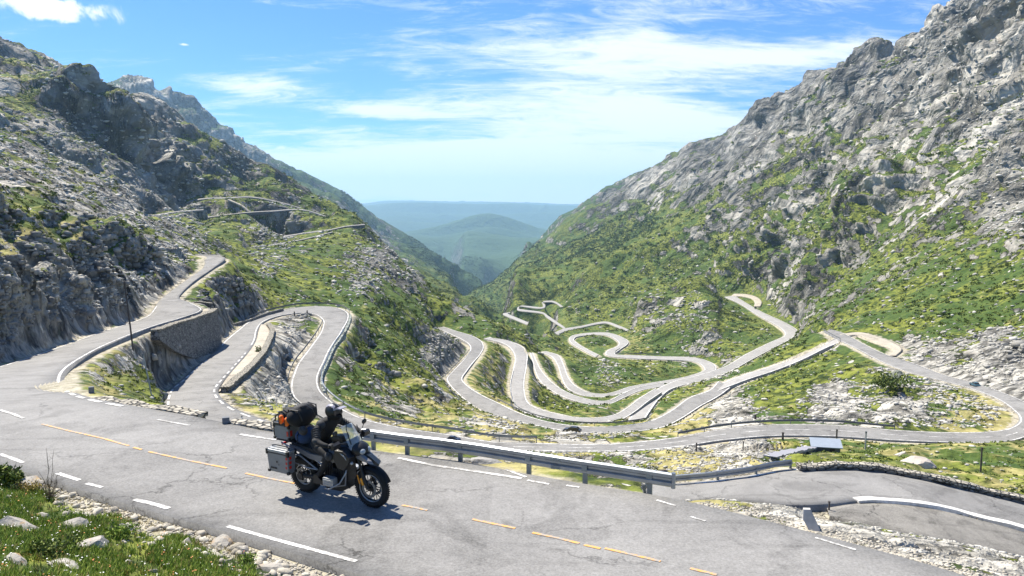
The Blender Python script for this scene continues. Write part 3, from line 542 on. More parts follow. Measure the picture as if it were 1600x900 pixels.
# broken rock: blocks and ledges pushed out along the surface normal with 3-D noise
def grad_normal():
    P = np.stack([X, Y, Z], -1)
    da = np.gradient(P, axis=0); dr = np.gradient(P, axis=1)
    n_ = np.cross(dr, da); n_ /= np.linalg.norm(n_, axis=2, keepdims=True) + 1e-9
    n_[n_[..., 2] < 0] *= -1
    return n_
NRM = grad_normal()
for ax in (0, 1):
    pad = np.pad(NRM, [(2, 2) if i == ax else (0, 0) for i in range(3)], mode='edge')
    NRM = sum(np.take(pad, np.arange(i, i + NRM.shape[ax]), axis=ax) for i in range(5)) / 5
NRM /= np.linalg.norm(NRM, axis=2, keepdims=True) + 1e-9
G3 = rng.normal(size=(256, 3)).astype(np.float32); G3 /= np.linalg.norm(G3, axis=1)[:, None]
def pn3(x, y, z):
    xi = np.floor(x).astype(np.int32); yi = np.floor(y).astype(np.int32); zi = np.floor(z).astype(np.int32)
    fx = (x - xi).astype(np.float32); fy = (y - yi).astype(np.float32); fz_ = (z - zi).astype(np.float32); xi &= 255; yi &= 255; zi &= 255
    u = fx*fx*(3-2*fx); v = fy*fy*(3-2*fy); w = fz_*fz_*(3-2*fz_)
    def g(a, b, c, dx, dy, dz):
        h = PERM[PERM[PERM[(xi+a) & 255] + ((yi+b) & 255)] + ((zi+c) & 255)]
        q = G3[h]; return q[:, 0]*dx + q[:, 1]*dy + q[:, 2]*dz
    def lay(c, dz):
        return (g(0,0,c,fx,fy,dz)*(1-u)+g(1,0,c,fx-1,fy,dz)*u)*(1-v) + (g(0,1,c,fx,fy-1,dz)*(1-u)+g(1,1,c,fx-1,fy-1,dz)*u)*v
    return lay(0, fz_)*(1-w) + lay(1, fz_-1)*w
disp = np.zeros((NC, NROW), np.float32)
steep = sstep(slope0, 0.15, 0.55)
amp3 = (0.30 + 0.9 * steep) * (0.35 + 0.85 * bare) * sstep(DOUT, 0.4, 1.2 + 0.025 * RR) * np.where(RR < 13, 0.45, 1.0)
inview = np.abs(AZ) < 0.68
wl = 60.0; oc = 0
while wl > 0.16:
    w = sstep(np.log(wl), np.log(RR * 0.0035), np.log(RR * 0.008)) * (1 - sstep(np.log(wl), np.log(RR * (0.035 + .03 * (RR < 300))), np.log(RR * (0.09 + .07 * (RR < 300)))))
    w = w * amp3
    idx = (w > 0.01) & inview
    if idx.any():
        x = X[idx]; y = Y[idx]; z = Z[idx]
        # tilted beds: stretched along strike
        q1 = (x * 0.8 + y * 0.3) / wl; q2 = (-x * 0.25 + y * 0.9) / wl; q3 = (z * 1.5 + x * 0.4 * np.tanh(x / (0.1 * RR[idx] + 1))) / wl
        a_ = pn3(q1 + oc * 7.1, q2 + oc * 3.7, q3 + oc)
        a_ = np.clip(a_ * 2.6, -0.5, 0.5) * 0.55 + (0.25 - np.abs(a_)) * 0.5
        disp[idx] += w[idx] * wl * 0.46 * a_ * (1 + .35 * (RR[idx] > 600))
    wl *= 0.55; oc += 1
hd2 = np.clip((np.minimum(fs, 5) - TN) * RR, 0.0, 1e4) * 0.8 + 0.03 + 0.5 * (~has) * RR
disp = np.where(disp > 0, hd2 * np.tanh(disp / hd2), disp).astype(np.float32)
XD = X + NRM[..., 0] * disp; YD = Y + NRM[..., 1] * disp; ZD = Z + NRM[..., 2] * disp
# ground mesh
idx = np.arange(NC * NROW).reshape(NC, NROW)
quads = np.stack([idx[:-1, :-1], idx[1:, :-1], idx[1:, 1:], idx[:-1, 1:]], -1).reshape(-1, 4)
V = np.stack([XD, YD, ZD], -1).reshape(-1, 3)
VERGE = (np.exp(-np.clip(DOUT, 0, 1e5) / (0.5 + 0.006 * np.minimum(RR, 320))) * (1 - 0.6 * sstep(RR, 500, 800))).astype(np.float32).ravel()

def terrain_material():
    m, t, b = new_mat('alpine_ground')
    geo = t.n('ShaderNodeNewGeometry'); P = geo.outputs['Position']
    def attr(nm):
        a = t.n('ShaderNodeAttribute', attribute_name=nm); return a.outputs['Fac']
    grass, dry, tone, verge, rgn = attr('grass'), attr('dry'), attr('tone'), attr('verge'), attr('lnr')
    slope = t.n('ShaderNodeSeparateXYZ', ins={'Vector': geo.outputs['Normal']}).outputs[2]
    sp0 = t.n('ShaderNodeSeparateXYZ', ins={'Vector': P}); ax0 = t.m('SQRT', t.m('ADD', t.m('MULTIPLY', sp0.outputs[0], sp0.outputs[0]), 900.0))
    st0 = t.n('ShaderNodeCombineXYZ', ins={0: t.m('MULTIPLY', t.m('ADD', t.m('MULTIPLY', ax0, .8), t.m('MULTIPLY', sp0.outputs[2], .6)), 0.38), 1: sp0.outputs[1], 2: t.m('SUBTRACT', t.m('MULTIPLY', sp0.outputs[2], .8), t.m('MULTIPLY', ax0, .6))})
    big = t.m('ADD', t.m('MULTIPLY', t.noise(st0.outputs[0], 0.013, 12, 0.66, 0.5), .75), t.m('MULTIPLY', t.noise(P, 0.03, 8, .6), .25))
    mid = t.noise(P, 0.12, 11, 0.66, 0.3)
    fin = t.noise(P, 1.6, 9, 0.66)
    farw = t.ramp(rgn, math.log(120), math.log(900)); nearw = t.ramp(rgn, math.log(25), math.log(90), 1, 0)
    def byrange(a, b_, c_):
        """a near, b middle, c far"""
        q = t.n('ShaderNodeMix', data_type='FLOAT', ins={0: farw, 2: b_, 3: c_}).outputs[0]
        return t.n('ShaderNodeMix', data_type='FLOAT', ins={0: nearw, 2: q, 3: a}).outputs[0]
    msk = byrange(t.m('ADD', t.m('MULTIPLY', mid, .45), t.m('MULTIPLY', fin, .55)), t.m('ADD', t.m('MULTIPLY', big, .35), t.m('MULTIPLY', mid, .65)), t.m('ADD', t.m('MULTIPLY', big, .7), t.m('MULTIPLY', mid, .3)))
    g = t.m('ADD', t.m('MULTIPLY', t.m('SUBTRACT', msk, 0.5), 7.0), t.m('MULTIPLY', t.m('SUBTRACT', grass, 0.43), 2.6))
    g = t.m('ADD', g, t.m('MULTIPLY', t.m('SUBTRACT', slope, 0.82), 2.4))
    # rock
    sp = t.n('ShaderNodeSeparateXYZ', ins={'Vector': P}); ax_ = t.m('SQRT', t.m('ADD', t.m('MULTIPLY', sp.outputs[0], sp.outputs[0]), 900.0))
    warp = t.m('MULTIPLY', t.m('SUBTRACT', t.noise(P, 0.02, 3, 0.5), 0.5), 30.0)
    fa_ = t.m('ADD', t.m('MULTIPLY', ax_, .8), t.m('MULTIPLY', sp.outputs[2], .6)); fn_ = t.m('SUBTRACT', t.m('MULTIPLY', sp.outputs[2], .8), t.m('MULTIPLY', ax_, .6))
    rp = t.n('ShaderNodeCombineXYZ', ins={0: t.m('MULTIPLY', fa_, 0.72), 1: t.m('ADD', sp.outputs[1], t.m('MULTIPLY', warp, t.ramp(rgn, math.log(150), math.log(900)))), 2: fn_})
    crk0 = t.noise(rp.outputs[0], 0.013, 12, 0.60, 0.8)
    crk = t.noise(rp.outputs[0], 0.11, 12, 0.60, 0.8)
    crk2 = t.noise(rp.outputs[0], 1.2, 9, 0.62, 0.6)
    rv = byrange(t.m('ADD', t.m('MULTIPLY', crk, .4), t.m('MULTIPLY', crk2, .6)), t.m('ADD', t.m('MULTIPLY', crk, .65), t.m('MULTIPLY', crk2, .35)), t.m('ADD', t.m('MULTIPLY', crk0, .65), t.m('MULTIPLY', crk, .35)))
    # jointed blocks: cells whose dark joints paint shadow into the gaps between rocks, their size going with the distance at which they are seen
    wv = t.n('ShaderNodeVectorMath', operation='ADD'); t.put(wv.inputs[0], rp.outputs[0]); nc_ = t.n('ShaderNodeVectorMath', operation='SCALE'); t.put(nc_.inputs[0], t.noise(P, 0.6, 5, 0.6, 0, True)); nc_.inputs['Scale'].default_value = 1.6; t.put(wv.inputs[1], nc_.outputs[0])
    def cells(scale, jump=0.0):
        v1 = t.n('ShaderNodeTexVoronoi', feature='F1', ins={'Vector': wv.outputs[0], 'Scale': scale}); 
        cc = t.n('ShaderNodeSeparateXYZ', ins={'Vector': v1.outputs['Color']}).outputs[0]
        return v1.outputs['Distance'], cc
    dA, cA = cells(3.2); dB, cB = cells(0.62); dC, cC = cells(0.07); dD, cD = cells(1.3)
    dist_ = byrange(dA, dB, dC); cell_ = byrange(cA, cB, cC); cell2 = byrange(cB, cD, cB)
    joint = t.ramp(dist_, 0.42, 0.78, 1.0, t.m('ADD', 0.32, t.m('MULTIPLY', farw, .25)))
    # loose pale stones lying in the turf
    stone = t.m('MULTIPLY', t.ramp(cell2, 0.87, 0.92), t.ramp(byrange(dB, dD, dB), 0.45, 0.25))
    g = t.m('SUBTRACT', g, t.m('MULTIPLY', stone, 0.9))
    g = t.m('ADD', g, t.m('MULTIPLY', t.m('SUBTRACT', dist_, 0.45), 0.7))
    gm = t.ramp(g, -0.05, 0.12)
    rk = t.ramp(t.m('ADD', rv, t.m('MULTIPLY', t.m('SUBTRACT', cell_, 0.5), 0.16)), 0.38, 0.60, 0.0, 1.0, False)
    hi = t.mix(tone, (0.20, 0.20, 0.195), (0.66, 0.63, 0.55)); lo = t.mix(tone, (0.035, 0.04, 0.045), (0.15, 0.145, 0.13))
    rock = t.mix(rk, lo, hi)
    rsc = t.n('ShaderNodeVectorMath', operation='SCALE'); t.put(rsc.inputs[0], rock); t.put(rsc.inputs['Scale'], joint); rock = rsc.outputs[0]
    rock = t.mix(t.m('MULTIPLY', stone, 0.8), rock, (0.66, 0.63, 0.56))
    bigv = t.ramp(t.noise(P, 0.0045, 6, 0.6, 0.6), 0.38, 0.62, 0.62, 1.1)
    rs2 = t.n('ShaderNodeVectorMath', operation='SCALE'); t.put(rs2.inputs[0], rock); t.put(rs2.inputs['Scale'], t.m('ADD', 1.0, t.m('MULTIPLY', farw, t.m('SUBTRACT', bigv, 1.0)))); rock = rs2.outputs[0]
    lich = t.ramp(t.noise(P, 0.35, 8, 0.6, 0.5), 0.58, 0.72, 0, 0.5)
    rock = t.mix(lich, rock, (0.19, 0.215, 0.13))
    rust = t.ramp(t.noise(P, 0.05, 8, 0.65, 0.5), 0.60, 0.72, 0, 0.4)
    rock = t.mix(rust, rock, (0.38, 0.28, 0.20))
    # vegetation
    gv = t.noise(P, 0.5, 9, 0.65, 0.2)
    gv2 = t.noise(P, 0.04, 8, 0.6, 0.2)
    veg = t.mix(t.ramp(gv, 0.40, 0.60), (0.030, 0.050, 0.014), (0.20, 0.225, 0.040))
    veg = t.mix(t.ramp(gv2, 0.46, 0.56, 0, .8), veg, (0.05, 0.092, 0.022))
    dryc = t.mix(t.ramp(gv, 0.35, 0.65), (0.23, 0.20, 0.07), (0.50, 0.43, 0.20))
    dm = t.ramp(t.m('ADD', dry, t.m('MULTIPLY', t.m('SUBTRACT', t.noise(P, 0.3, 7, 0.6), 0.5), 2.2)), 0.42, 0.72)
    veg = t.mix(t.m('MULTIPLY', dm, .8), veg, dryc)
    # far slopes are plain forest
    far = t.ramp(rgn, math.log(1500), math.log(3500))
    veg = t.mix(far, veg, (0.045, 0.085, 0.035))
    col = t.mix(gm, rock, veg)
    # dusty verge along the roads
    vm = t.ramp(t.m('ADD', verge, t.m('MULTIPLY', t.m('SUBTRACT', t.noise(P, 0.9, 6, 0.6), 0.5), 0.9)), 0.42, 0.62, 0, .85)
    vc = t.mix(t.ramp(t.noise(P, 2.5, 6, 0.6), .35, .65), (0.30, 0.27, 0.20), (0.55, 0.50, 0.41))
    col = t.mix(vm, col, vc)
    t.put(b.inputs['Base Color'], col); b.inputs['Roughness'].default_value = 0.92; b.inputs['Specular IOR Level'].default_value = 0.2
    s0 = t.noise(rp.outputs[0], 0.014, 9, 0.52, 0.6, ntype='FBM'); s1 = t.noise(rp.outputs[0], 0.15, 8, 0.55, 0.6); s2 = t.noise(P, 1.6, 7, 0.55, 0.4)
    hgt = byrange(t.m('ADD', t.m('MULTIPLY', s1, 3.0), t.m('MULTIPLY', s2, 0.40)), t.m('ADD', t.m('MULTIPLY', s0, 14.0), t.m('MULTIPLY', s1, 4.0)), t.m('ADD', t.m('MULTIPLY', s0, 64.0), t.m('MULTIPLY', s1, 3.0)))
    hgt = t.m('MULTIPLY', hgt, t.ramp(gm, 0, 1, 1.0, 0.55))
    blk = byrange(t.m('MULTIPLY', dA, -0.10), t.m('MULTIPLY', dB, -0.55), t.m('MULTIPLY', dC, -3.0))
    hgt = t.m('ADD', hgt, t.m('MULTIPLY', blk, t.m('SUBTRACT', 1.25, gm)))
    bp = t.n('ShaderNodeBump', ins={'Strength': 1.0, 'Distance': 1.0, 'Height': hgt})
    t.put(b.inputs['Normal'], bp.outputs[0])
    return m
M_ground = terrain_material()
ground = mesh_obj('ground', V, quads, M_ground, smooth=True)
tag(ground, kind='structure')
LNR = L.astype(np.float32).ravel()
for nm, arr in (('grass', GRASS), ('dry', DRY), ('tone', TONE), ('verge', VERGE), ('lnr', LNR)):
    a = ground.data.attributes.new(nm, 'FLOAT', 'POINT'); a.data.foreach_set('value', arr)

# ------------------------------------------------------------------ road surfaces
def asphalt(name, base, var, line=False):
    m, t, b = new_mat(name)
    P = t.n('ShaderNodeNewGeometry').outputs['Position']
    a = t.noise(P, 26, 5, 0.75); c = t.noise(P, 0.5, 7, 0.6, 0.4); d = t.noise(P, 4.0, 6, 0.6)
    k = t.m('ADD', t.m('MULTIPLY', t.m('SUBTRACT', a, .5), 1.7), t.m('ADD', t.m('MULTIPLY', t.m('SUBTRACT', c, .5), .8), t.m('MULTIPLY', t.m('SUBTRACT', d, .5), .45)))
    # worn patches, darker repaired areas, fine cracks and tyre sweeps
    pv = t.n('ShaderNodeTexVoronoi', feature='F1', ins={'Vector': P, 'Scale': 0.16}); pr = t.n('ShaderNodeSeparateXYZ', ins={'Vector': pv.outputs['Color']}).outputs[0]
    k = t.m('SUBTRACT', k, t.m('MULTIPLY', t.ramp(t.noise(P, .35, 5, .6, 1.2), .53, .60), .20))
    k = t.m('SUBTRACT', k, t.m('MULTIPLY', t.ramp(pr, .72, .76), .10))
    ce = t.n('ShaderNodeTexVoronoi', feature='DISTANCE_TO_EDGE'); wv_ = t.n('ShaderNodeVectorMath', operation='ADD'); t.put(wv_.inputs[0], P); ns_ = t.n('ShaderNodeVectorMath', operation='SCALE'); t.put(ns_.inputs[0], t.noise(P, 1.3, 5, .65, 0, True)); ns_.inputs['Scale'].default_value = 1.3; t.put(wv_.inputs[1], ns_.outputs[0])
    t.put(ce.inputs['Vector'], wv_.outputs[0]); ce.inputs['Scale'].default_value = .42
    crack = t.m('MULTIPLY', t.ramp(ce.outputs['Distance'], 0.0, 0.022, 1, 0), t.ramp(t.noise(P, .25, 3, .5), .47, .58))
    k = t.m('SUBTRACT', k, t.m('MULTIPLY', crack, .45))
    sw = t.n('ShaderNodeMapping', ins={'Vector': P, 'Rotation': (0, 0, R(28)), 'Scale': (.12, 1.6, 1)})
    k = t.m('SUBTRACT', k, t.m('MULTIPLY', t.ramp(t.noise(sw.outputs[0], 1.0, 4, .6, .5), .56, .72), .22))
    k = t.m('ADD', 1.0, t.m('MULTIPLY', k, var))
    mul = t.n('ShaderNodeVectorMath', operation='SCALE'); mul.inputs[0].default_value = base; t.put(mul.inputs['Scale'], k)
    t.put(b.inputs['Base Color'], mul.outputs[0]); b.inputs['Roughness'].default_value = 0.85; b.inputs['Specular IOR Level'].default_value = 0.3
    bp = t.n('ShaderNodeBump', ins={'Strength': 0.35, 'Distance': 0.006, 'Height': a}); t.put(b.inputs['Normal'], bp.outputs[0])
    return m
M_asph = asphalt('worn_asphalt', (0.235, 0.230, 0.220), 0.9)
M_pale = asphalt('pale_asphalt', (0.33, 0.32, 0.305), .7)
M_grav = asphalt('pale_gravel', (0.42, 0.38, 0.31), 1.0)
M_lot = asphalt('brown_gravel', (0.215, 0.205, 0.185), 1.3)
ROADNAME = {'main': 'near_road', 'second': 'lower_road', 'second_hidden': 'lower_road_bend', 'third': 'hairpin_road', 'fifth': 'valley_road', 'sixth': 'valley_bend_road', 'seventh': 'slope_road', 'eighth': 'lower_valley_road', 'ninth': 'valley_hairpin_road', 'tenth': 'distant_road', 'far_loops': 'distant_loop_road', 'far_lower': 'distant_bend_road', 'lot': 'gravel_lot', 'wall_verge': 'gravel_verge', 'upper_spur': 'gravel_road', 'summit_loop': 'gravel_bend', 'link': 'link_road',
            'high_a': 'high_road', 'high_b': 'high_upper_road', 'high_c': 'high_middle_road', 'high_d': 'high_lower_road', 'high_e': 'high_bottom_road', 'high_f': 'gravel_track'}
for i_, (k, rd) in enumerate(ROADS.items()):
    A, B = rd['A'].copy(), rd['B'].copy(); nl = 7
    rr_ = np.hypot(A[:, 0], A[:, 1])[:, None]
    vs = []
    for j in range(nl):
        f = j / (nl - 1); p = A * (1 - f) + B * f; p[:, 2] += 0.012 + 0.0035 * (i_ % 5) + 0.0002 * rr_[:, 0]
        vs.append(p)
    vs = np.stack(vs, 1); ns = len(A)
    # thick edge skirt so that the slab has a visible kerb-high side
    sk = 0.25 + 0.004 * np.minimum(rr_[:, 0], 200)
    e0 = vs[:, 0].copy(); e0[:, 2] -= sk; e1 = vs[:, -1].copy(); e1[:, 2] -= sk
    vs = np.concatenate([e0[:, None], vs, e1[:, None]], 1); nl2 = nl + 2
    id_ = np.arange(ns * nl2).reshape(ns, nl2)
    fq = np.stack([id_[:-1, :-1], id_[:-1, 1:], id_[1:, 1:], id_[1:, :-1]], -1).reshape(-1, 4)
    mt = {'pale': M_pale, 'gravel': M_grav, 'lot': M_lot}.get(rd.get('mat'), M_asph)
    o = mesh_obj(ROADNAME[k], vs.reshape(-1, 3), fq, mt); tag(o, kind='structure'); rd['obj'] = o
# ------------------------------------------------------------------ reading the ground back
TD = (ZD - EYE) / np.hypot(XD, YD)
RD_ = np.hypot(XD, YD)
def hit(u, v, dv=0.0):
    """first ground met along a line of sight"""
    a, b_, c_ = sight(u, v + dv); az_ = math.atan2(a, b_); t_ = c_ / math.hypot(a, b_)
    j = min(max(int(np.searchsorted(az_cols, az_)), 1), NC - 1)
    col = TD[j]; k = int(np.argmax(col >= t_)); k = max(k, 1)
    f = (t_ - col[k-1]) / (col[k] - col[k-1] + 1e-9); f = min(max(f, 0), 1)
    r = RD_[j, k-1] * (1-f) + RD_[j, k] * f
    return np.array((r * math.sin(az_), r * math.cos(az_), EYE + t_ * r))
def gz(x, y):
    az_ = math.atan2(x, y); r = math.hypot(x, y); j = min(max(int(np.searchsorted(az_cols, az_)), 1), NC - 1)
    out = []
    for q in (j - 1, j):
        out.append(np.interp(r, RR[q], ZD[q]))
    return max(out)

# ------------------------------------------------------------------ painted lines
def paint(name, base):
    m, t, b = new_mat(name); P = t.n('ShaderNodeNewGeometry').outputs['Position']
    w = t.ramp(t.m('ADD', t.m('MULTIPLY', t.noise(P, 14, 6, 0.75), .6), t.m('MULTIPLY', t.noise(P, 1.7, 4, 0.6), .4)), 0.43, 0.57); 
    t.put(b.inputs['Base Color'], t.mix(w, (0.30, 0.29, 0.27), base)); b.inputs['Roughness'].default_value = 0.7
    return m
M_white = paint('white_road_paint', (0.80, 0.79, 0.76)); M_yellow = paint('yellow_road_paint', (0.72, 0.36, 0.09))
def strips(name, segs, mat):
    """each segment: (list of centre points, width)"""
    V_, F_ = [], []
    for pts, w in segs:
        P = np.asarray(pts, float); tg = np.gradient(P[:, :2], axis=0); tg /= np.linalg.norm(tg, axis=1)[:, None] + 1e-9
        nr = np.stack([-tg[:, 1], tg[:, 0]], 1); b0 = len(V_)
        for p, q in zip(P, nr):
            V_.append((p[0] - q[0]*w/2, p[1] - q[1]*w/2, p[2])); V_.append((p[0] + q[0]*w/2, p[1] + q[1]*w/2, p[2]))
        for i in range(len(P) - 1): F_.append((b0+2*i, b0+2*i+1, b0+2*i+3, b0+2*i+2))
    o = mesh_obj(name, V_, F_, mat); tag(o, kind='structure'); return o
_mc = (ROADS['main']['A'] + ROADS['main']['B']) / 2
def mk(pxs, h=None, n=8):
    """a painted line on the near road, following its surface"""
    q = []
    for (u0, v0), (u1, v1) in zip(pxs[:-1], pxs[1:]):
        for k in range(n): q.append((u0 + (u1 - u0) * k / n, v0 + (v1 - v0) * k / n))
    q.append(pxs[-1]); pts = []
    for u, v in q:
        hh = 5.2
        for _ in range(4):
            p = on(u, v, hh); d_ = np.linalg.norm(_mc[:, :2] - p[:2], axis=1); o_ = np.argsort(d_)[:2]; w_ = 1 / (d_[o_] + .05); hh = EYE - float((_mc[o_, 2] * w_).sum() / w_.sum())
        pts.append(on(u, v, hh))
    pts = np.array(pts); pts[:, 2] += 0.019 + 0.0003 * np.hypot(pts[:, 0], pts[:, 1]); return pts
YL = [[(66,664),(110,675),(160,686),(201,698)], [(209,700.5),(222,704)], [(232,707),(290,720),(355,733)], [(384,741),(420,749),(462,757)], [(628,791),(640,793),(668,799)], [(738,813),(770,820),(805,827)], [(832,834),(870,842),(905,851)], [(912,853),(938,859)], [(945,858.5),(990,869),(1032,879)], [(1078,890),(1120,900)]]
strips('yellow_line', [(mk(p), 0.062) for p in YL], M_yellow)
WL = [([(0,642),(20,648),(37,655)], .12), ([(0,711),(20,718),(37,725)], .13), ([(90,741),(124,752)], .14), ([(135,757),(160,763)], .12), ([(210,782),(235,788),(264,796)], .15), ([(356,824),(420,842),(490,861),(557,879)], .12),
      ([(246,657),(296,666)], .10), ([(375,680),(400,684),(432,689)], .11), ([(622,717),(680,729),(750,739),(815,749)], .13), ([(824,752),(858,758)], .10), ([(885,760),(905,763)], .08), ([(1026,783),(1056,792)], .07), ([(1079,809),(1102,816)], .07), ([(1274,842),(1337,861)], .07), ([(790,735),(822,747)], .09)]
strips('white_line', [(mk(p), w * .7) for p, w in WL], M_white)
def edge_line(key, side, inset, w, i0=0.0, i1=1.0, dash=None):
    rd = ROADS[key]; A, B = rd['A'], rd['B']
    if side == 'B': A, B = B, A
    wd = np.linalg.norm((B - A)[:, :2], axis=1)[:, None]; P = A + (B - A) * np.clip(inset / (wd + 1e-6), 0, .4)
    n = len(P); P = P[int(i0 * (n-1)):int(i1 * (n-1)) + 1].copy()
    P[:, 2] += 0.022 + 0.0035 * (list(ROADS).index(key) % 5) + 0.0003 * np.hypot(P[:, 0], P[:, 1])
    if not dash: return [(P, w)]
    s = np.concatenate([[0], np.cumsum(np.linalg.norm(np.diff(P[:, :2], axis=0), axis=1))]); out = []
    q = 0.0
    while q < s[-1] - dash[0]:
        ss = np.linspace(q, q + dash[0], 6); out.append((np.stack([np.interp(ss, s, P[:, i]) for i in range(3)], 1), w)); q += dash[0] + dash[1]
    return out
segs = edge_line('third', 'A', .30, .16, .0, .14, (1.6, 1.3)) + edge_line('third', 'B', .30, .16, .0, .13, (1.8, 1.0)) + edge_line('third', 'A', .3, .16, .15, 1.0) + edge_line('third', 'B', .3, .16, .15, 1.0)
segs += edge_line('second', 'A', .22, .12, .45, 1.0, (1.4, .9)) + edge_line('main', 'A', .20, .11, .50, .80) + edge_line('main', 'A', .20, .12, .42, .50, (.9, .4)) + edge_line('main', 'B', .2, .11, .55, .80)
for k_ in ('fifth', 'sixth', 'seventh', 'eighth', 'ninth', 'link'):
    w_l = {'fifth': .30, 'sixth': .35, 'seventh': .5, 'eighth': .4, 'ninth': .5, 'link': .3}[k_]
    segs += edge_line(k_, 'A', .3, w_l) + edge_line(k_, 'B', .3, w_l)
strips('edge_line', segs, M_white)
# centre dashes of the long road across the valley
cs_ = []
rd = ROADS['third']; Pm = rd['A'] * .5 + rd['B'] * .5; n_ = len(Pm); Pm = Pm[int(.52*n_):int(.80*n_)].copy(); Pm[:, 2] += .03 + .0003 * np.hypot(Pm[:, 0], Pm[:, 1])
s = np.concatenate([[0], np.cumsum(np.linalg.norm(np.diff(Pm[:, :2], axis=0), axis=1))]); q = 0
while q < s[-1] - 3:
    ss = np.linspace(q, q + 3, 5); cs_.append((np.stack([np.interp(ss, s, Pm[:, i]) for i in range(3)], 1), .13)); q += 5.5
strips('centre_line', cs_, M_white)

# ------------------------------------------------------------------ mesh helpers
def bxs(bm, c, s, rot=(0, 0, 0), bev=0.0, taper=None):
    r = bmesh.ops.create_cube(bm, size=1.0); vs = r['verts']
    for v in vs:
        if taper and v.co.z < 0: v.co.x *= taper[0]; v.co.y *= taper[1]
        v.co.x *= s[0]; v.co.y *= s[1]; v.co.z *= s[2]
    if bev:
        es = list({e for v in vs for e in v.link_edges})
        g = bmesh.ops.bevel(bm, geom=es, offset=bev, segments=2, affect='EDGES', profile=0.7); vs = list({v for f in g['faces'] for v in f.verts} | {v for v in vs if v.is_valid})
    M = Matrix.Translation(c) @ Matrix.Rotation(rot[2], 4, 'Z') @ Matrix.Rotation(rot[1], 4, 'Y') @ Matrix.Rotation(rot[0], 4, 'X')
    for v in vs: v.co = M @ v.co
def tubes(bm, pts, r, n=8, caps=True):
    P = [Vector(p) for p in pts]; rs = r if isinstance(r, (list, tuple)) else [r] * len(P); rings = []
    up = Vector((0.13, 0.21, 0.97))
    for i, p in enumerate(P):
        d = (P[min(i+1, len(P)-1)] - P[max(i-1, 0)]).normalized()
        a = d.cross(up); a = a if a.length > 1e-3 else d.cross(Vector((1, 0, 0))); a.normalize(); b_ = d.cross(a)
        rings.append([bm.verts.new(p + (a * math.cos(2*math.pi*k/n) + b_ * math.sin(2*math.pi*k/n)) * rs[i]) for k in range(n)])
    for r0, r1 in zip(rings[:-1], rings[1:]):
        for k in range(n): bm.faces.new((r0[k], r0[(k+1) % n], r1[(k+1) % n], r1[k]))
    if caps: bm.faces.new(rings[0][::-1]); bm.faces.new(rings[-1])
def ell(bm, c, s, rot=(0, 0, 0), seg=14, rings=9, fn=None):
    r = bmesh.ops.create_uvsphere(bm, u_segments=seg, v_segments=rings, radius=1.0)
    M = Matrix.Translation(c) @ Matrix.Rotation(rot[2], 4, 'Z') @ Matrix.Rotation(rot[1], 4, 'Y') @ Matrix.Rotation(rot[0], 4, 'X')
    for v in r['verts']:
        q = Vector((v.co.x * s[0], v.co.y * s[1], v.co.z * s[2]))
        if fn: q = fn(q)
        v.co = M @ q
def prism(bm, poly, y0, y1, scale1=None):
    """poly of (x, z) pushed from y0 to y1"""
    a = [bm.verts.new((x, y0, z)) for x, z in poly]
    cx = sum(p[0] for p in poly) / len(poly); cz = sum(p[1] for p in poly) / len(poly); k = scale1 or 1.0
    b_ = [bm.verts.new((cx + (x - cx) * k, y1, cz + (z - cz) * k)) for x, z in poly]
    n = len(poly)
    bm.faces.new(a); bm.faces.new(b_[::-1])
    for i in range(n): bm.faces.new((a[i], b_[i], b_[(i+1) % n], a[(i+1) % n]))
def fin(name, bm, mat, parent=None, smooth=False):
    bmesh.ops.recalc_face_normals(bm, faces=bm.faces)
    me = bpy.data.meshes.new(name); bm.to_mesh(me); bm.free()
    if smooth:
        me.polygons.foreach_set('use_smooth', [True] * len(me.polygons))
        if hasattr(me, 'set_sharp_from_angle'): me.set_sharp_from_angle(angle=R(38))
    me.materials.append(mat); o = bpy.data.objects.new(name, me); C.objects.link(o)
    if parent is not None: o.parent = parent
    return o
def empty(name, loc, label, cat, group=None, rz=0):
    o = bpy.data.objects.new(name, None); C.objects.link(o); o.location = loc; o.rotation_euler = (0, 0, rz); o.empty_display_size = 0.2
    return tag(o, label, cat, group)
NB = bmesh.new

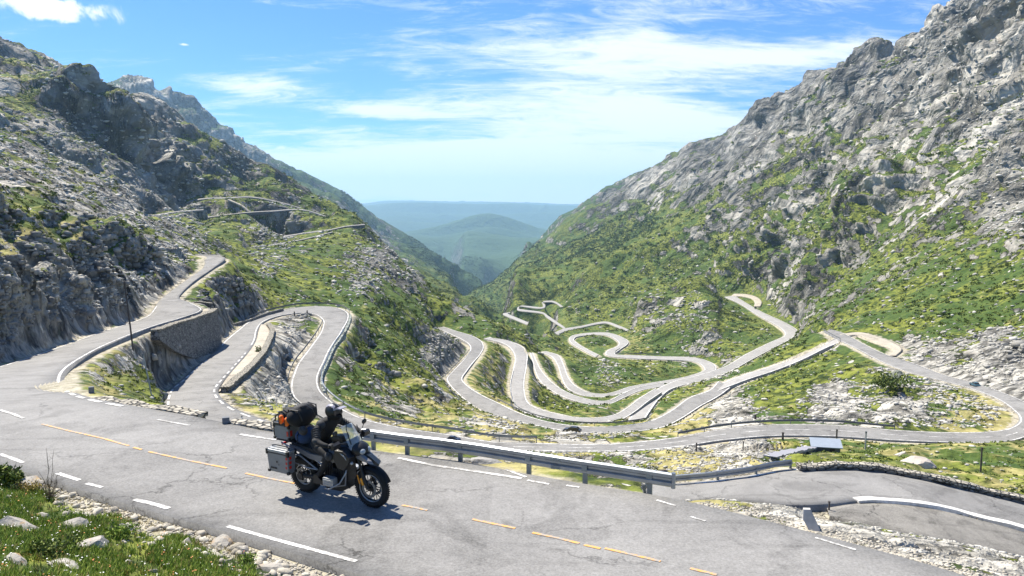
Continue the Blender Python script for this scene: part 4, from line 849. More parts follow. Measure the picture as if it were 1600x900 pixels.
# ------------------------------------------------------------------ guardrails
M_steel = plain('galvanised_steel', (0.30, 0.33, 0.36), 0.38, 0.75, 0.2, 3.0)
M_dsteel = plain('weathered_steel', (0.16, 0.17, 0.18), 0.6, 0.4, 0.3, 2.0)
M_post = plain('steel_post', (0.22, 0.25, 0.26), 0.5, 0.5, 0.2, 8.0)
def resample(P, step):
    P = np.asarray(P, float); s = np.concatenate([[0], np.cumsum(np.linalg.norm(np.diff(P, axis=0), axis=1))])
    n = max(2, int(round(s[-1] / step)) + 1); q = np.linspace(0, s[-1], n)
    return np.stack([np.interp(q, s, P[:, i]) for i in range(3)], 1)
PROF = [(0.0, .0), (.035, .025), (.035, .085), (-.01, .115), (-.01, .155), (.035, .185), (.035, .245), (.0, .27)]
def guardrail(P, top, label, mat, group, spacing=4.0, face=1, scale=1.0, flare=False, name='guardrail', posts_at=None, zpost=0.9):
    P = np.asarray(P, float); org = P[len(P)//2].copy()
    root = empty(name, org, label, 'guardrail', group)
    Q = resample(P, min(spacing / 4, 1.0 * max(scale, .5)))
    tg = np.gradient(Q[:, :2], axis=0); tg /= np.linalg.norm(tg, axis=1)[:, None] + 1e-9; nr = np.stack([-tg[:, 1], tg[:, 0]], 1) * face
    bm = NB(); rings = []; prof = [(x*scale, z*scale) for x, z in PROF]
    prof = prof + [(x - 0.012 * scale, z) for x, z in reversed(prof)]
    for p, q in zip(Q, nr):
        rings.append([bm.verts.new((p[0] - org[0] + q[0]*x, p[1] - org[1] + q[1]*x, p[2] - org[2] + top - 0.27*scale + z)) for x, z in prof])
    m_ = len(prof)
    for a_, b_ in zip(rings[:-1], rings[1:]):
        for k in range(m_): bm.faces.new((a_[k], a_[(k+1) % m_], b_[(k+1) % m_], b_[k]))
    bm.faces.new(rings[0]); bm.faces.new(rings[-1][::-1])
    fin('beam', bm, mat, root)
    S_ = np.asarray(posts_at) if posts_at is not None else resample(P, spacing)
    if posts_at is not None:                                       # lapped joints with bolt heads on the nearest rail
        for p in resample(P, 2.6)[1:-1]:
            j = int(np.argmin(np.linalg.norm(Q - p, axis=1))); q = nr[j]; t2 = tg[j]; bm = NB(); yaw = math.atan2(t2[1], t2[0])
            for z in (.05, .20): bxs(bm, (p[0]-org[0]+q[0]*.041, p[1]-org[1]+q[1]*.041, p[2]-org[2]+top-.27+z), (.20, .006, .07), (0, 0, yaw), .002)
            for dx in (-.06, .06):
                for z in (.04, .21): ell(bm, (p[0]-org[0]+q[0]*.046+t2[0]*dx, p[1]-org[1]+q[1]*.046+t2[1]*dx, p[2]-org[2]+top-.27+z), (.014,.014,.014), (0,0,0), 8, 5)
            fin('splice', bm, M_post, root)
    first = None
    for p in S_[:95]:
        j = int(np.argmin(np.linalg.norm(Q - p, axis=1))); q = nr[j]; t2 = tg[j]
        loc = (p[0] - org[0] - q[0]*.045*scale, p[1] - org[1] - q[1]*.045*scale, p[2] - org[2])
        if first is None:
            bm = NB(); w = .045 * scale; bxs(bm, (0, 0, (top - .03 - zpost) / 2), (w*1.2, w*2, top - .03 + zpost)); bxs(bm, (w*.9, 0, top - .15*scale), (w, w*2.4, .12*scale))
            first = fin('post', bm, M_post, root); o = first
        else:
            o = first.copy(); C.objects.link(o); o.parent = root
        o.location = loc; o.rotation_euler = (0, 0, math.atan2(q[1], q[0]))
    if flare:
        p, q, t2 = Q[-1], nr[-1], tg[-1]; bm = NB()
        tubes(bm, [(p[0]-org[0]+t2[0]*.02, p[1]-org[1]+t2[1]*.02, p[2]-org[2]+top-.28), (p[0]-org[0]+t2[0]*.02, p[1]-org[1]+t2[1]*.02, p[2]-org[2]+top+.01)], .04, 10); fin('end_cap', bm, mat, root)
    return root
base = [(566,699),(600,704.5),(635,709),(718,719.5),(825,738),(913,753),(1014,768.5),(1050,775)]
P = np.array([on(u, v, 5.2) for u, v in base])
guardrail(P, .43, 'long galvanised steel guardrail beside the motorcycle, along the far edge of the near road', M_steel, 'guardrails along the roads', posts_at=[on(u, v, 5.2) for u, v in ((582,702),(635,709.5),(718,720),(825,738.5),(913,753.5),(1014,769))], face=-1, flare=True)
P = np.array([on(u, v, h) for u, v, h in ((1052,758,11.1),(1112,753,10.9),(1169,745,10.8),(1210,736,10.8),(1236,733,10.8))])
guardrail(P, .42, 'grey guardrail curving along the upper edge of the lower road at right', M_steel, 'guardrails along the roads', spacing=1.7, face=-1)
def eslice(key, side, i0, i1, out=0.25):
    rd = ROADS[key]; A, B = (rd['A'], rd['B']) if side == 'A' else (rd['B'], rd['A'])
    d = A - B; d[:, 2] = 0; d /= np.linalg.norm(d, axis=1)[:, None] + 1e-9
    P = A + d * out; return P[i0*8:i1*8+1]
def stn(key, u, v):
    st = ROADS[key]['st']; return min((i for i in range(len(st)) if st[i][0] != 'w'), key=lambda i: min(math.hypot(st[i][0]-u, st[i][1]-v), math.hypot(st[i][2]-u, st[i][3]-v)))
G_ = 'guardrails along the roads'
guardrail(eslice('third', 'B', stn('third', 388, 503), stn('third', 545, 492)), .8, 'guardrail round the top of the left hairpin loop', M_dsteel, G_, spacing=5, face=1)
guardrail(eslice('third', 'B', stn('third', 535, 520), stn('third', 838, 692)), .75, 'pale guardrail down the outer side of the hairpin road to behind the near guardrail', M_steel, G_, spacing=4, face=1)
guardrail(eslice('third', 'A', stn('third', 505, 504), stn('third', 580, 686)), .6, 'low dark guardrail on the inner side of the left hairpin loop', M_dsteel, G_, spacing=4, face=-1)
guardrail(eslice('third', 'B', stn('third', 1060, 683), stn('third', 1398, 672)), .55, 'dark guardrail along the upper edge of the long road across the valley', M_dsteel, G_, spacing=4, face=-1)
guardrail(eslice('fifth', 'B', stn('fifth', 1000, 664), stn('fifth', 777, 629)), .9, 'black guardrail on the inner side of the wide bend below the parallel hairpins', M_dsteel, G_, spacing=5, face=1)
guardrail(eslice('fifth', 'A', stn('fifth', 697, 594), stn('fifth', 734, 549)), .9, 'dark guardrail on the outer left side of the valley hairpin beneath the spur', M_dsteel, G_, spacing=5, face=-1)
guardrail(eslice('sixth', 'A', stn('sixth', 801, 580), stn('sixth', 828, 648)), 1.0, 'dark guardrail on the left side of the middle valley hairpin', M_dsteel, G_, spacing=5, face=-1)
guardrail(eslice('ninth', 'A', stn('ninth', 1033, 557), stn('ninth', 968, 547)), 1.6, 'dark guardrail above the far hairpin in the valley', M_dsteel, G_, spacing=9, face=-1, scale=2.0)
guardrail(eslice('third', 'B', stn('third', 1312, 518) - 1, stn('third', 1312, 518) + 1), .9, 'short dark rail at the topmost turn of the right hairpin', M_dsteel, G_, spacing=4)

# ------------------------------------------------------------------ stone walls
def stone_mat(name, lo, hi, sc_):
    m, t, b = new_mat(name); P = t.n('ShaderNodeNewGeometry').outputs['Position']
    mp = t.n('ShaderNodeMapping', ins={'Vector': P, 'Scale': (1, 1, 1.7)})
    v1 = t.n('ShaderNodeTexVoronoi', feature='F1', ins={'Vector': mp.outputs[0], 'Scale': sc_}); v2 = t.n('ShaderNodeTexVoronoi', feature='DISTANCE_TO_EDGE', ins={'Vector': mp.outputs[0], 'Scale': sc_})
    r = t.n('ShaderNodeSeparateXYZ', ins={'Vector': v1.outputs['Color']}).outputs[0]
    k = t.m('ADD', t.m('MULTIPLY', r, .6), t.m('MULTIPLY', t.noise(P, 6, 6, .65), .6))
    col = t.mix(k, lo, hi); col = t.mix(t.ramp(v2.outputs['Distance'], 0.0, 0.09, 1, 0), col, (.03, .03, .03))
    t.put(b.inputs['Base Color'], col); b.inputs['Roughness'].default_value = .9
    bp = t.n('ShaderNodeBump', ins={'Strength': .9, 'Distance': .12, 'Height': t.ramp(v2.outputs['Distance'], 0, .15)}); t.put(b.inputs['Normal'], bp.outputs[0]); return m
M_wall = stone_mat('dark_wall_stone', (.07, .075, .08), (.30, .29, .27), 2.2); M_cope = stone_mat('pale_coping_stone', (.24, .22, .17), (.50, .46, .38), 5.0); M_cope2 = plain('white_coping', (.68, .66, .62), .8, 0, .25, 8, .4)
def wall(P, thick, up, down, label, cat='wall', name='retaining_wall', out=1, cope=True, group='stone walls along the roads', mat=None, cmat=None):
    P = np.asarray(P, float); org = P[len(P)//2].copy(); root = empty(name, org, label, cat, group)
    Q = resample(P, .6); rs_ = np.random.default_rng(len(Q)); dn = down if not isinstance(down, (list, tuple)) else np.interp(np.linspace(0, 1, len(Q)), np.linspace(0, 1, len(down)), down)
    dn = np.broadcast_to(dn, (len(Q),))
    tg = np.gradient(Q[:, :2], axis=0); tg /= np.linalg.norm(tg, axis=1)[:, None] + 1e-9; nr = np.stack([-tg[:, 1], tg[:, 0]], 1) * out
    def strip(nm, z0, z1, w0, w1, mt, jit):
        bm = NB(); rings = []
        for i, (p, q) in enumerate(zip(Q, nr)):
            b0 = -dn[i] if z0 is None else z0; lean = .10 * dn[i] if z0 is None else 0
            j1, j2 = rs_.normal(0, jit, 2)
            rings.append([bm.verts.new((p[0]-org[0]+q[0]*x, p[1]-org[1]+q[1]*x, p[2]-org[2]+z)) for x, z in ((w0, b0), (w1 + lean + j1*.5, b0), (w1 + j1, z1 + j2), (w0 - j1, z1 + j2))])
        for a_, b_ in zip(rings[:-1], rings[1:]):
            for k in range(4): bm.faces.new((a_[k], a_[(k+1) % 4], b_[(k+1) % 4], b_[k]))
        bm.faces.new(rings[0]); bm.faces.new(rings[-1][::-1]); return fin(nm, bm, mt, root)
    strip('masonry', None, up - (.12 if cope else 0), 0, thick, mat or M_wall, .03)
    if cope: strip('coping', up - .118, up, -.06, thick + .07, cmat or M_cope, .025)
    return root
A_ = ROADS['main']['A']; k0, k1 = stn('main', 213, 520), stn('main', 316, 484)
wall(eslice('main', 'A', k0, k1, 1.3), .6, .04, [0.8, 2.6, 4.0, 4.6, 4.6], 'tall dark stone retaining wall holding up the road at the upper left', out=-1)
P = np.array([on(u, v, h) for u, v, h in ((345,612,14.3),(353,606,14.3),(365,595,14.6),(377,586,14.8),(393,570,15.3),(408,553,16.0),(419,530,16.6),(423,518,17.15),(417,508,17.4))])
wall(P, .55, .35, [0.6, 1.6, 2.4, 3.2, 3.8, 3.4, 2.0], 'curved dry stone wall with pale top on the inner side of the second hairpin', out=-1)
wall(eslice('third', 'B', stn('third', 545, 492), stn('third', 504, 612), .1), .4, .12, [1.5, 3.2, 3.6, 3.2, 2.5], 'grey stone wall under the outer guardrail of the left hairpin loop', out=1, cope=False, mat=stone_mat('grey_green_stone', (.16, .19, .17), (.42, .45, .40), 1.5))
P = np.array([on(u, v, h) for u, v, h in ((142,622,5.55),(190,631,5.35),(250,641,5.22),(306,650,5.2))]) 
wall(P, .30, .03, .8, 'low pale stone kerb wall between the near road and the grassy hollow', out=1, name='kerb_wall', mat=M_cope)
P = np.array([on(u, v, h) for u, v, h in ((352,661.5,5.2),(400,669,5.2),(440,676,5.2),(500,687,5.2))])
wall(P, .30, .025, .8, 'low pale stone kerb behind the motorcycle luggage', out=1, name='kerb_wall', mat=M_cope)
P = np.array([on(u, v, h) for u, v, h in ((1244,733,10.8),(1319,730,10.8),(1375,734,10.9),(1450,749,11),(1525,766,11.3),(1600,784,11.6),(1700,812,12))])
wall(P, .30, .26, .6, 'low stone parapet along the upper edge of the lower road', out=-1 , name='parapet_wall')
P = np.array([on(u, v, h) for u, v, h in ((1340,784,10.85),(1367,783,10.9),(1445,791,11.0),(1520,807,11.3),(1600,829,11.6),(1700,862,12))])
wall(P, .20, .09, .7, 'white topped kerb wall between the lower road and the gravel lot', out=1, name='kerb_wall', cmat=M_cope2)
P = np.array([on(u, v, h) for u, v, h in ((360,511.5,17.4),(388,503.5,17.6),(412,494,17.9),(440,486,18.2))])
wall(P, .4, .5, .8, 'dark low wall on the uphill side where the second hairpin meets the loop', out=-1, name='parapet_wall', cope=False)
P = np.array([on(u, v, h) for u, v, h in ((250,473,12.1),(285,473.5,12.1),(318,475,12.1),(330,477,12.2))])
wall(P, .3, .25, .7, 'thin brown kerb wall at the head of the left road where it bends uphill', out=1, name='kerb_wall')
for nm, sd_, i0, i1, lb in (('high_b', 'A', 0, 2, 'dark retaining wall under the highest switchback on the left mountain'), ('high_c', 'A', 1, 4, 'dark retaining wall under the middle switchback on the left mountain'), ('high_d', 'A', 2, 4, 'dark brown retaining wall at the tip of the spur on the left mountain'), ('high_e', 'A', 1, 3, 'dark retaining wall under the lowest switchback on the left mountain')):
    wall(eslice(nm, sd_, i0, i1, .3), 1.0, .35, 2.2, lb, out=-1, cope=False)

# ------------------------------------------------------------------ poles, blocks, shelter
M_wood = plain('weathered_wood', (.075, .065, .06), .9, 0, .3, 6); M_greyp = plain('grey_post', (.35, .36, .36), .7, 0, .2, 6); M_conc = plain('rough_concrete', (.42, .41, .39), .9, 0, .25, 5, .3); M_dconc = plain('dark_concrete', (.16, .17, .18), .9, 0, .25, 5, .3)
def pole(u, v, vt, rad, label, mat, du=0.0, name='marker_pole', cat='marker pole', band=True):
    p = hit(u, v); r = math.hypot(p[0], p[1]); hgt = (v - vt) * r / F_PX * 1.02; root = empty(name, p, label, cat, 'marker poles beside the roads')
    dx = du * r / F_PX; bm = NB(); tubes(bm, [(0, 0, -.3), (dx*.4, 0, hgt*.4), (dx, 0, hgt)], [rad, rad*.95, rad*.8], 8); fin('shaft', bm, mat, root)
    if band: bm = NB(); tubes(bm, [(dx*.97, 0, hgt*.90), (dx*1.0, 0, hgt*1.005)], rad*1.15, 8); fin('cap', bm, M_dconc if mat is M_greyp else M_wood, root)
pole(209, 552, 452, .06, 'tall thin dark pole leaning left in front of the stone retaining wall', M_wood, -8)
pole(238, 619, 558, .035, 'short slanting grey pole in the grassy hollow inside the near bend', M_greyp, -11)
pole(1307, 689, 672, .09, 'dark post at the edge of the valley road behind the flat roofed shelter', M_wood)
pole(1352, 702, 676, .06, 'thin grey post right of the flat roofed shelter', M_greyp)
pole(1223, 688, 676, .12, 'stubby dark post on the verge left of the shelter', M_wood)
pole(1088, 706, 692, .06, 'thin dark post on the verge above the straw coloured bank', M_wood)
pole(1161, 704, 690, .05, 'slim post above the straw coloured bank, right of another thin post', M_wood)
pole(1532, 738, 704, .05, 'dark wooden pole among white rocks at the far right', M_wood)
pole(1295, 803, 784, .035, 'short dark square post behind the leaning concrete slab', M_wood, name='marker_post', cat='post')
pole(378, 657, 650, .05, 'small white reflector post behind the near road, right of the dark block', plain('white_post', (.75, .75, .73), .6), name='reflector_post', cat='post')
pole(460, 494, 487, .12, 'left one of two tiny posts inside the hairpin loop', M_wood, band=False)
pole(480, 491, 485, .12, 'right one of two tiny posts inside the hairpin loop', M_wood, band=False)
pole(1180, 655, 648, .15, 'small dark post beside the wide bend at the valley bottom', M_wood, band=False)
def block(u, v, w, d, h_, rz, mat, name, label, cat, tilt=(0, 0), h=None, bev=.02, lift=0):
    p = hit(u, v) if h is None else on(u, v, h); bm = NB(); bxs(bm, (0, 0, h_/2 - .03 + lift), (w, d, h_ + .06), (tilt[0], tilt[1], 0), bev); o = fin(name, bm, mat); o.location = p; o.rotation_euler = (0, 0, rz); return tag(o, label, cat)
block(353, 662, .17, .17, .17, .4, M_dconc, 'concrete_block', 'small dark concrete block at the back edge of the near road', 'block', h=5.2)
block(101, 592 + 28, .12, .12, .12, .2, M_conc, 'stone_block', 'tiny pale stone block on the inner corner of the near bend', 'block', h=5.9)
block(143, 614, .15, .15, .2, .4, M_dconc, 'boundary_stone', 'blue grey boundary stone in the dry verge inside the near bend', 'stone')
# leaning slab by the gravel lot
p = hit(1272, 826); r = math.hypot(p[0], p[1]); bm = NB()
k = r / F_PX
prism(bm, [(-16*k, 27*k), (-6*k, 28*k), (8*k, 0), (4*k, -6*k), (-6*k, -4*k), (-16*k, 12*k)], -.10, .16)
o = fin('concrete_slab', bm, M_conc); o.location = p; o.rotation_euler = (R(-14), 0, R(-20)); tag(o, 'grey wedge shaped concrete slab leaning beside the near road, left of the gravel lot', 'slab')
# flat roofed shelter between the two roads
p = hit(1296, 706); r = math.hypot(p[0], p[1]); k = r / F_PX
sh = empty('stone_shelter', p, 'small low shelter with sloping pale flat roof between the two roads on the right', 'shelter', rz=R(-18))
bm = NB(); bxs(bm, (-4*k, 18*k, 2*k), (38*k, 34*k, 10*k), (0, 0, 0), .03); fin('wall', bm, M_dconc, sh)
bm = NB(); bxs(bm, (-4*k, 17*k, 8*k), (44*k, 40*k, 1.4*k), (R(4), R(-2), 0), .02); fin('roof', bm, plain('pale_roof_sheet', (.24, .28, .33), .6, 0, .1, 3), sh)
bm = NB(); bxs(bm, (4*k, .7*k, 2*k), (7*k, 1.0*k, 7*k), (0, 0, 0), .01); fin('door', bm, M_wood, sh)
P = np.array([hit(1212, 722), hit(1274, 706)])
wall(P, .5, .30, .8, 'pale topped low wall running from the lower guardrail up to the shelter', out=1, name='parapet_wall', cmat=plain('lilac_grey_coping', (.28, .28, .31), .7), group=None)
# ------------------------------------------------------------------ far vehicles
def far_car(u, v, h, key, colr, label, L_=4.2, sc_=1.0):
    p = on(u, v, h); rd = ROADS[key]; Cn = (rd['A'] + rd['B']) / 2; j = int(np.argmin(np.linalg.norm(Cn - p, axis=1))); j = min(j, len(Cn) - 2); d = Cn[j+1] - Cn[j]
    p[2] += .03 + .0003 * math.hypot(p[0], p[1])
    root = empty('parked_car', p, label, 'car', rz=math.atan2(d[1], d[0])); root.scale = (sc_,) * 3
    mt = plain('car_paint_' + key, colr, .35, 0, .05, 3); gl = plain('dark_glass', (.02, .025, .03), .1)
    bm = NB(); prism(bm, [(-2.1, .3), (-2.12, .75), (-1.9, .9), (-1.2, .98), (.9, .96), (1.8, .82), (2.1, .62), (2.12, .3)], -.85, .85); fin('body', bm, mt, root)
    bm = NB(); prism(bm, [(-1.75, .93), (-1.25, 1.38), (.1, 1.42), (.95, .95)], -.72, .72); c_ = fin('cabin', bm, gl, root)
    bm = NB(); bxs(bm, (-.55, 0, 1.42), (1.35, 1.36, .04), (0, 0, 0), .01); fin('roof', bm, mt, root)
    first = None
    for x in (-1.3, 1.3):
        for y in (-.82, .82):
            if first is None:
                bm = NB(); tubes(bm, [(0, -.1, 0), (0, .1, 0)], .32, 16); first = fin('wheel', bm, plain('tyre_rubber', (.02, .02, .02), .8), root); w = first
            else: w = first.copy(); C.objects.link(w); w.parent = root
            w.location = (x, y, .32)
far_car(894, 676.2, 42, 'fifth', (.03, .03, .035), 'tiny dark car driving round the wide bend at the valley bottom', sc_=.8)
far_car(1523, 604, 29.3, 'third', (.05, .12, .16), 'dark blue car coming down the right hairpin', sc_=.5)
far_car(709, 689.5, 24.0, 'third', (.03, .035, .06), 'small dark car just above the near guardrail on the hairpin road', sc_=.34)
# ------------------------------------------------------------------ loose rocks and low shrubs over the valley sides
cmxD = np.maximum.accumulate(TD, axis=1); visT = (TD >= cmxD - 1e-4)
GR2 = GRASS.reshape(NC, NROW); rs = np.random.default_rng(11)
def spots(n, rmin, rmax, pfun, clear=0.6):
    out = []
    cin = np.where(np.abs(az_cols) < 0.63)[0]
    while len(out) < n:
        j = rs.choice(cin, 40000); k = rs.integers(1, NROW, 40000)
        ok = visT[j, k] & (RR[j, k] > rmin) & (RR[j, k] < rmax) & (DOUT[j, k] > clear + 0.012 * RR[j, k]) & (rs.random(40000) < pfun(j, k))
        for a_, b_ in zip(j[ok], k[ok]): out.append((a_, b_))
    return out[:n]
def spot_xyz(a_, b_):
    f, g = rs.random(2); a2, b2 = min(a_ + 1, NC - 1), min(b_ + 1, NROW - 1)
    P = lambda i, j: np.array((XD[i, j], YD[i, j], ZD[i, j]))
    return P(a_, b_) * (1-f) * (1-g) + P(a2, b_) * f * (1-g) + P(a_, b2) * (1-f) * g + P(a2, b2) * f * g
def ico(sub):
    bm = NB(); bmesh.ops.create_icosphere(bm, subdivisions=sub, radius=1.0); v = np.array([x.co[:] for x in bm.verts]); f = np.array([[y.index for y in x.verts] for x in bm.faces]); bm.free(); return v, f
IV, IF = ico(1); IV2, IF2 = ico(2)
def stone_cloud(name, sp, smin, smax, mat, kind='stuff', flat=0.65, boxy=False):
    BV = np.sign(IV) * np.abs(IV) ** .45 * .8 if boxy else IV
    VV, FF = [], []; b0 = 0
    for a_, b_ in sp:
        r = RR[a_, b_]; s_ = r / F_PX * rs.uniform(smin, smax) * (rs.random() ** 1.5 * 1.2 + .5)
        v = BV * (1 + rs.normal(0, .20, (len(IV), 1))); v = v * np.array((rs.uniform(.7, 1.4), rs.uniform(.7, 1.3), flat * rs.uniform(.6, 1.2))) * s_
        c_, s2 = math.cos(rs.uniform(0, 6.3)), math.sin(rs.uniform(0, 6.3)); v = v @ np.array(((c_, s2, 0), (-s2, c_, 0), (0, 0, 1)))
        v += spot_xyz(a_, b_) + np.array((0, 0, -s_ * .25 if boxy else s_ * .15)); VV.append(v); FF.append(IF + b0); b0 += len(v)
    o = mesh_obj(name, np.concatenate(VV), np.concatenate(FF), mat); return tag(o, kind=kind)
def rock_mat(name, lo, hi, ob=False):
    m, t, b = new_mat(name); P = t.n('ShaderNodeNewGeometry').outputs['Position']; pn_ = t.noise(P, .8, 8, .65, .3); p2 = t.noise(P, 7, 8, .65, .5); isl = t.n('ShaderNodeNewGeometry').outputs['Random Per Island']
    k = t.m('ADD', t.m('MULTIPLY', isl, .45), t.m('ADD', t.m('MULTIPLY', pn_, .35), t.m('MULTIPLY', p2, .5)))
    col = t.mix(t.ramp(k, .3, .95, 0, 1, False), lo, hi); 
    if ob: col = t.mix(t.ramp(t.noise(P, 2.2, 7, .65, .6), .57, .66, 0, .8), col, (.42, .25, .09)); col = t.mix(t.ramp(t.noise(P, 5.5, 7, .7, 1.5), .60, .66, 0, .75), col, (.05, .05, .045))
    t.put(b.inputs['Base Color'], col); b.inputs['Roughness'].default_value = .93; b.inputs['Specular IOR Level'].default_value = .2
    bp = t.n('ShaderNodeBump', ins={'Strength': .8, 'Distance': .04, 'Height': p2}); t.put(b.inputs['Normal'], bp.outputs[0]); return m
M_rock = rock_mat('pale_loose_rock', (.20, .195, .18), (.62, .60, .54)); M_boul = rock_mat('lichen_boulder', (.15, .14, .12), (.50, .47, .42), True)
stone_cloud('loose_rocks', spots(16000, 17, 1100, lambda j, k: 0.08 + 0.7 * (GR2[j, k] < .45)), 1.0, 2.6, M_rock)
# jointed blocks standing out of the steep cuttings near the road
steepD = np.abs(np.gradient(ZD, axis=1) / (np.abs(np.gradient(RD_, axis=1)) + 1e-3)); M_cliff = rock_mat('cliff_block_rock', (.07, .07, .07), (.40, .385, .35))
stone_cloud('cliff_blocks', spots(2000, 36, 190, lambda j, k: (steepD[j, k] > .7) * 1.0, .3), 1.6, 4.6, M_cliff, flat=.8, boxy=True)
# shrubs: clumps of small leaf faces
def leaf_mat(name, a_, b_):
    m, t, b = new_mat(name); g = t.n('ShaderNodeNewGeometry'); k = t.m('ADD', t.m('MULTIPLY', g.outputs['Random Per Island'], .7), t.m('MULTIPLY', t.noise(g.outputs['Position'], .15, 5, .6), .6))
    t.put(b.inputs['Base Color'], t.mix(t.ramp(k, .3, 1.0, 0, 1, False), a_, b_)); b.inputs['Roughness'].default_value = .75; b.inputs['Specular IOR Level'].default_value = .25
    return m
M_shrub = leaf_mat('shrub_leaves', (.035, .065, .015), (.19, .23, .045)); M_fg = leaf_mat('herb_leaves', (.07, .13, .02), (.38, .48, .08)); M_dryl = leaf_mat('dry_leaves', (.20, .13, .03), (.50, .40, .12))
def clump_faces(c, rx, ry, rz_, n, leaf):
    d = rs.normal(0, 1, (n, 3)); d /= np.linalg.norm(d, axis=1)[:, None]; d[:, 2] = np.abs(d[:, 2]); rad = rs.uniform(.45, 1.0, (n, 1)) ** .6 * (1 + .25 * np.sin(d[:, :1] * 5 + rs.uniform(0, 6)) )
    p = c + d * rad * np.array((rx, ry, rz_)); 
    e1 = rs.normal(0, 1, (n, 3)); e1 /= np.linalg.norm(e1, axis=1)[:, None]; e2 = np.cross(e1, rs.normal(0, 1, (n, 3))); e2 /= np.linalg.norm(e2, axis=1)[:, None]
    s_ = leaf * rs.uniform(.6, 1.5, (n, 1)); return np.stack([p - e1 * s_, p + e2 * s_ * .6, p + e1 * s_, p - e2 * s_ * .6], 1).reshape(-1, 3)
def shrub_cloud(name, sp, smin, smax, mat, nl=26, low=.55):
    VV = []
    for a_, b_ in sp:
        r = RR[a_, b_]; s_ = r / F_PX * rs.uniform(smin, smax); VV.append(clump_faces(spot_xyz(a_, b_) - np.array((0, 0, s_ * .1)), s_, s_, s_ * low, nl, s_ * .28))
    V_ = np.concatenate(VV); o = mesh_obj(name, V_, np.arange(len(V_)).reshape(-1, 4), mat); return tag(o, kind='stuff')
shrub_cloud('low_shrubs', spots(7500, 22, 1600, lambda j, k: np.clip(GR2[j, k] * 1.5 - .45, 0, 1)), 2.0, 5.0, M_shrub)
M_forest = leaf_mat('forest_leaves', (.02, .04, .014), (.06, .09, .03))
shrub_cloud('distant_woods', spots(4000, 1300, 5200, lambda j, k: (GR2[j, k] > .75) * 1.0), 1.3, 2.6, M_forest, 14, .9)

# ------------------------------------------------------------------ the bank in the foreground
def fgspots(n, poly_fn):
    out = []
    while len(out) < n:
        u = rs.uniform(-60, 620, 4000); v = rs.uniform(715, 960, 4000)
        for a_, b_ in zip(u, v):
            if poly_fn(a_, b_): out.append((a_, b_))
    return out[:n]
EDGE = [(-60, 705), (0, 727), (40, 740), (90, 760), (130, 775), (210, 800), (262, 815), (356, 845), (420, 865), (520, 895), (620, 925)]
def below_edge(u, v, m_=0.0): return v - np.interp(u, [e[0] for e in EDGE], [e[1] for e in EDGE]) > m_
def hitz(u, v):
    return hit(u, v)
# stones tumbled along the edge of the bank, too many to count
VV, FF, b0 = [], [], 0
for i in range(1500):
    u = rs.uniform(60, 560); e_ = np.interp(u, [e[0] for e in EDGE], [e[1] for e in EDGE]); v = e_ + 3 + abs(rs.normal(0, 1)) * (22 if u > 90 else 8)
    p = hitz(u, v); s_ = rs.uniform(.008, .034) * (1 + (rs.random() < .08) * 1.5)
    vv = IV2 if s_ > .05 else IV; ff = IF2 if s_ > .05 else IF
    w = vv * (1 + rs.normal(0, .13, (len(vv), 1))) * s_ * np.array((rs.uniform(.8, 1.6), rs.uniform(.7, 1.2), rs.uniform(.5, .9))); an = rs.uniform(0, 6.3)
    w = w @ np.array(((math.cos(an), math.sin(an), 0), (-math.sin(an), math.cos(an), 0), (0, 0, 1))) + p + np.array((0, 0, s_ * .25))
    VV.append(w); FF.append(ff + b0); b0 += len(w)
M_rub = rock_mat('edge_rubble_stone', (.24, .215, .175), (.60, .56, .47))
tag(mesh_obj('edge_rubble', np.concatenate(VV), np.concatenate(FF), M_rub), kind='stuff')
VV, FF, b0 = [], [], 0
for i in range(1500):
    u = rs.uniform(1060, 1640); 
    e_ = np.interp(u, [1060, 1160, 1260, 1400, 1500, 1640], [783, 801, 832, 872, 902, 950]); v = e_ - abs(rs.normal(0, 1)) * (9 + (u - 1060) * .02)
    if v < 786: continue
    p = hitz(u, v); s_ = rs.uniform(.008, .032); w = IV * (1 + rs.normal(0, .13, (len(IV), 1))) * s_ * np.array((1.2, 1, .6)) + p
    VV.append(w); FF.append(IF + b0); b0 += len(w)
tag(mesh_obj('verge_gravel', np.concatenate(VV), np.concatenate(FF), M_rub), kind='stuff')
def boulder(u, v, w, h_, label, rz=0, seed=0, mat=None, sub=3, flat=1.0, d=None):
    p = hit(u, v); r = math.hypot(*p[:2]); k = r / F_PX; q = np.random.default_rng(seed + 100); bm = NB(); bmesh.ops.create_icosphere(bm, subdivisions=sub, radius=1.0)
    pl = q.normal(0, 1, (15, 3)); pl /= np.linalg.norm(pl, axis=1)[:, None]
    for x in bm.verts:
        c_ = np.array(x.co[:]); 
        for n_ in pl:
            e_ = float(c_ @ n_) - .60
            if e_ > 0: c_ = c_ - n_ * e_ * .96
        c_ *= 1 + .05 * math.sin(c_[0] * 7 + seed) * math.cos(c_[1] * 6 + c_[2] * 5) + q.normal(0, .018)
        x.co = c_ * np.array((w * k * .52, (d or w * .7) * k * .52, h_ * k * .78))
    o = fin('boulder', bm, mat or M_boul, smooth=False); o.location = p + np.array((0, 0, -h_ * k * .12)); o.rotation_euler = (q.uniform(-.15, .15), q.uniform(-.15, .15), rz); return tag(o, label, 'boulder', 'pale boulders in the grass')
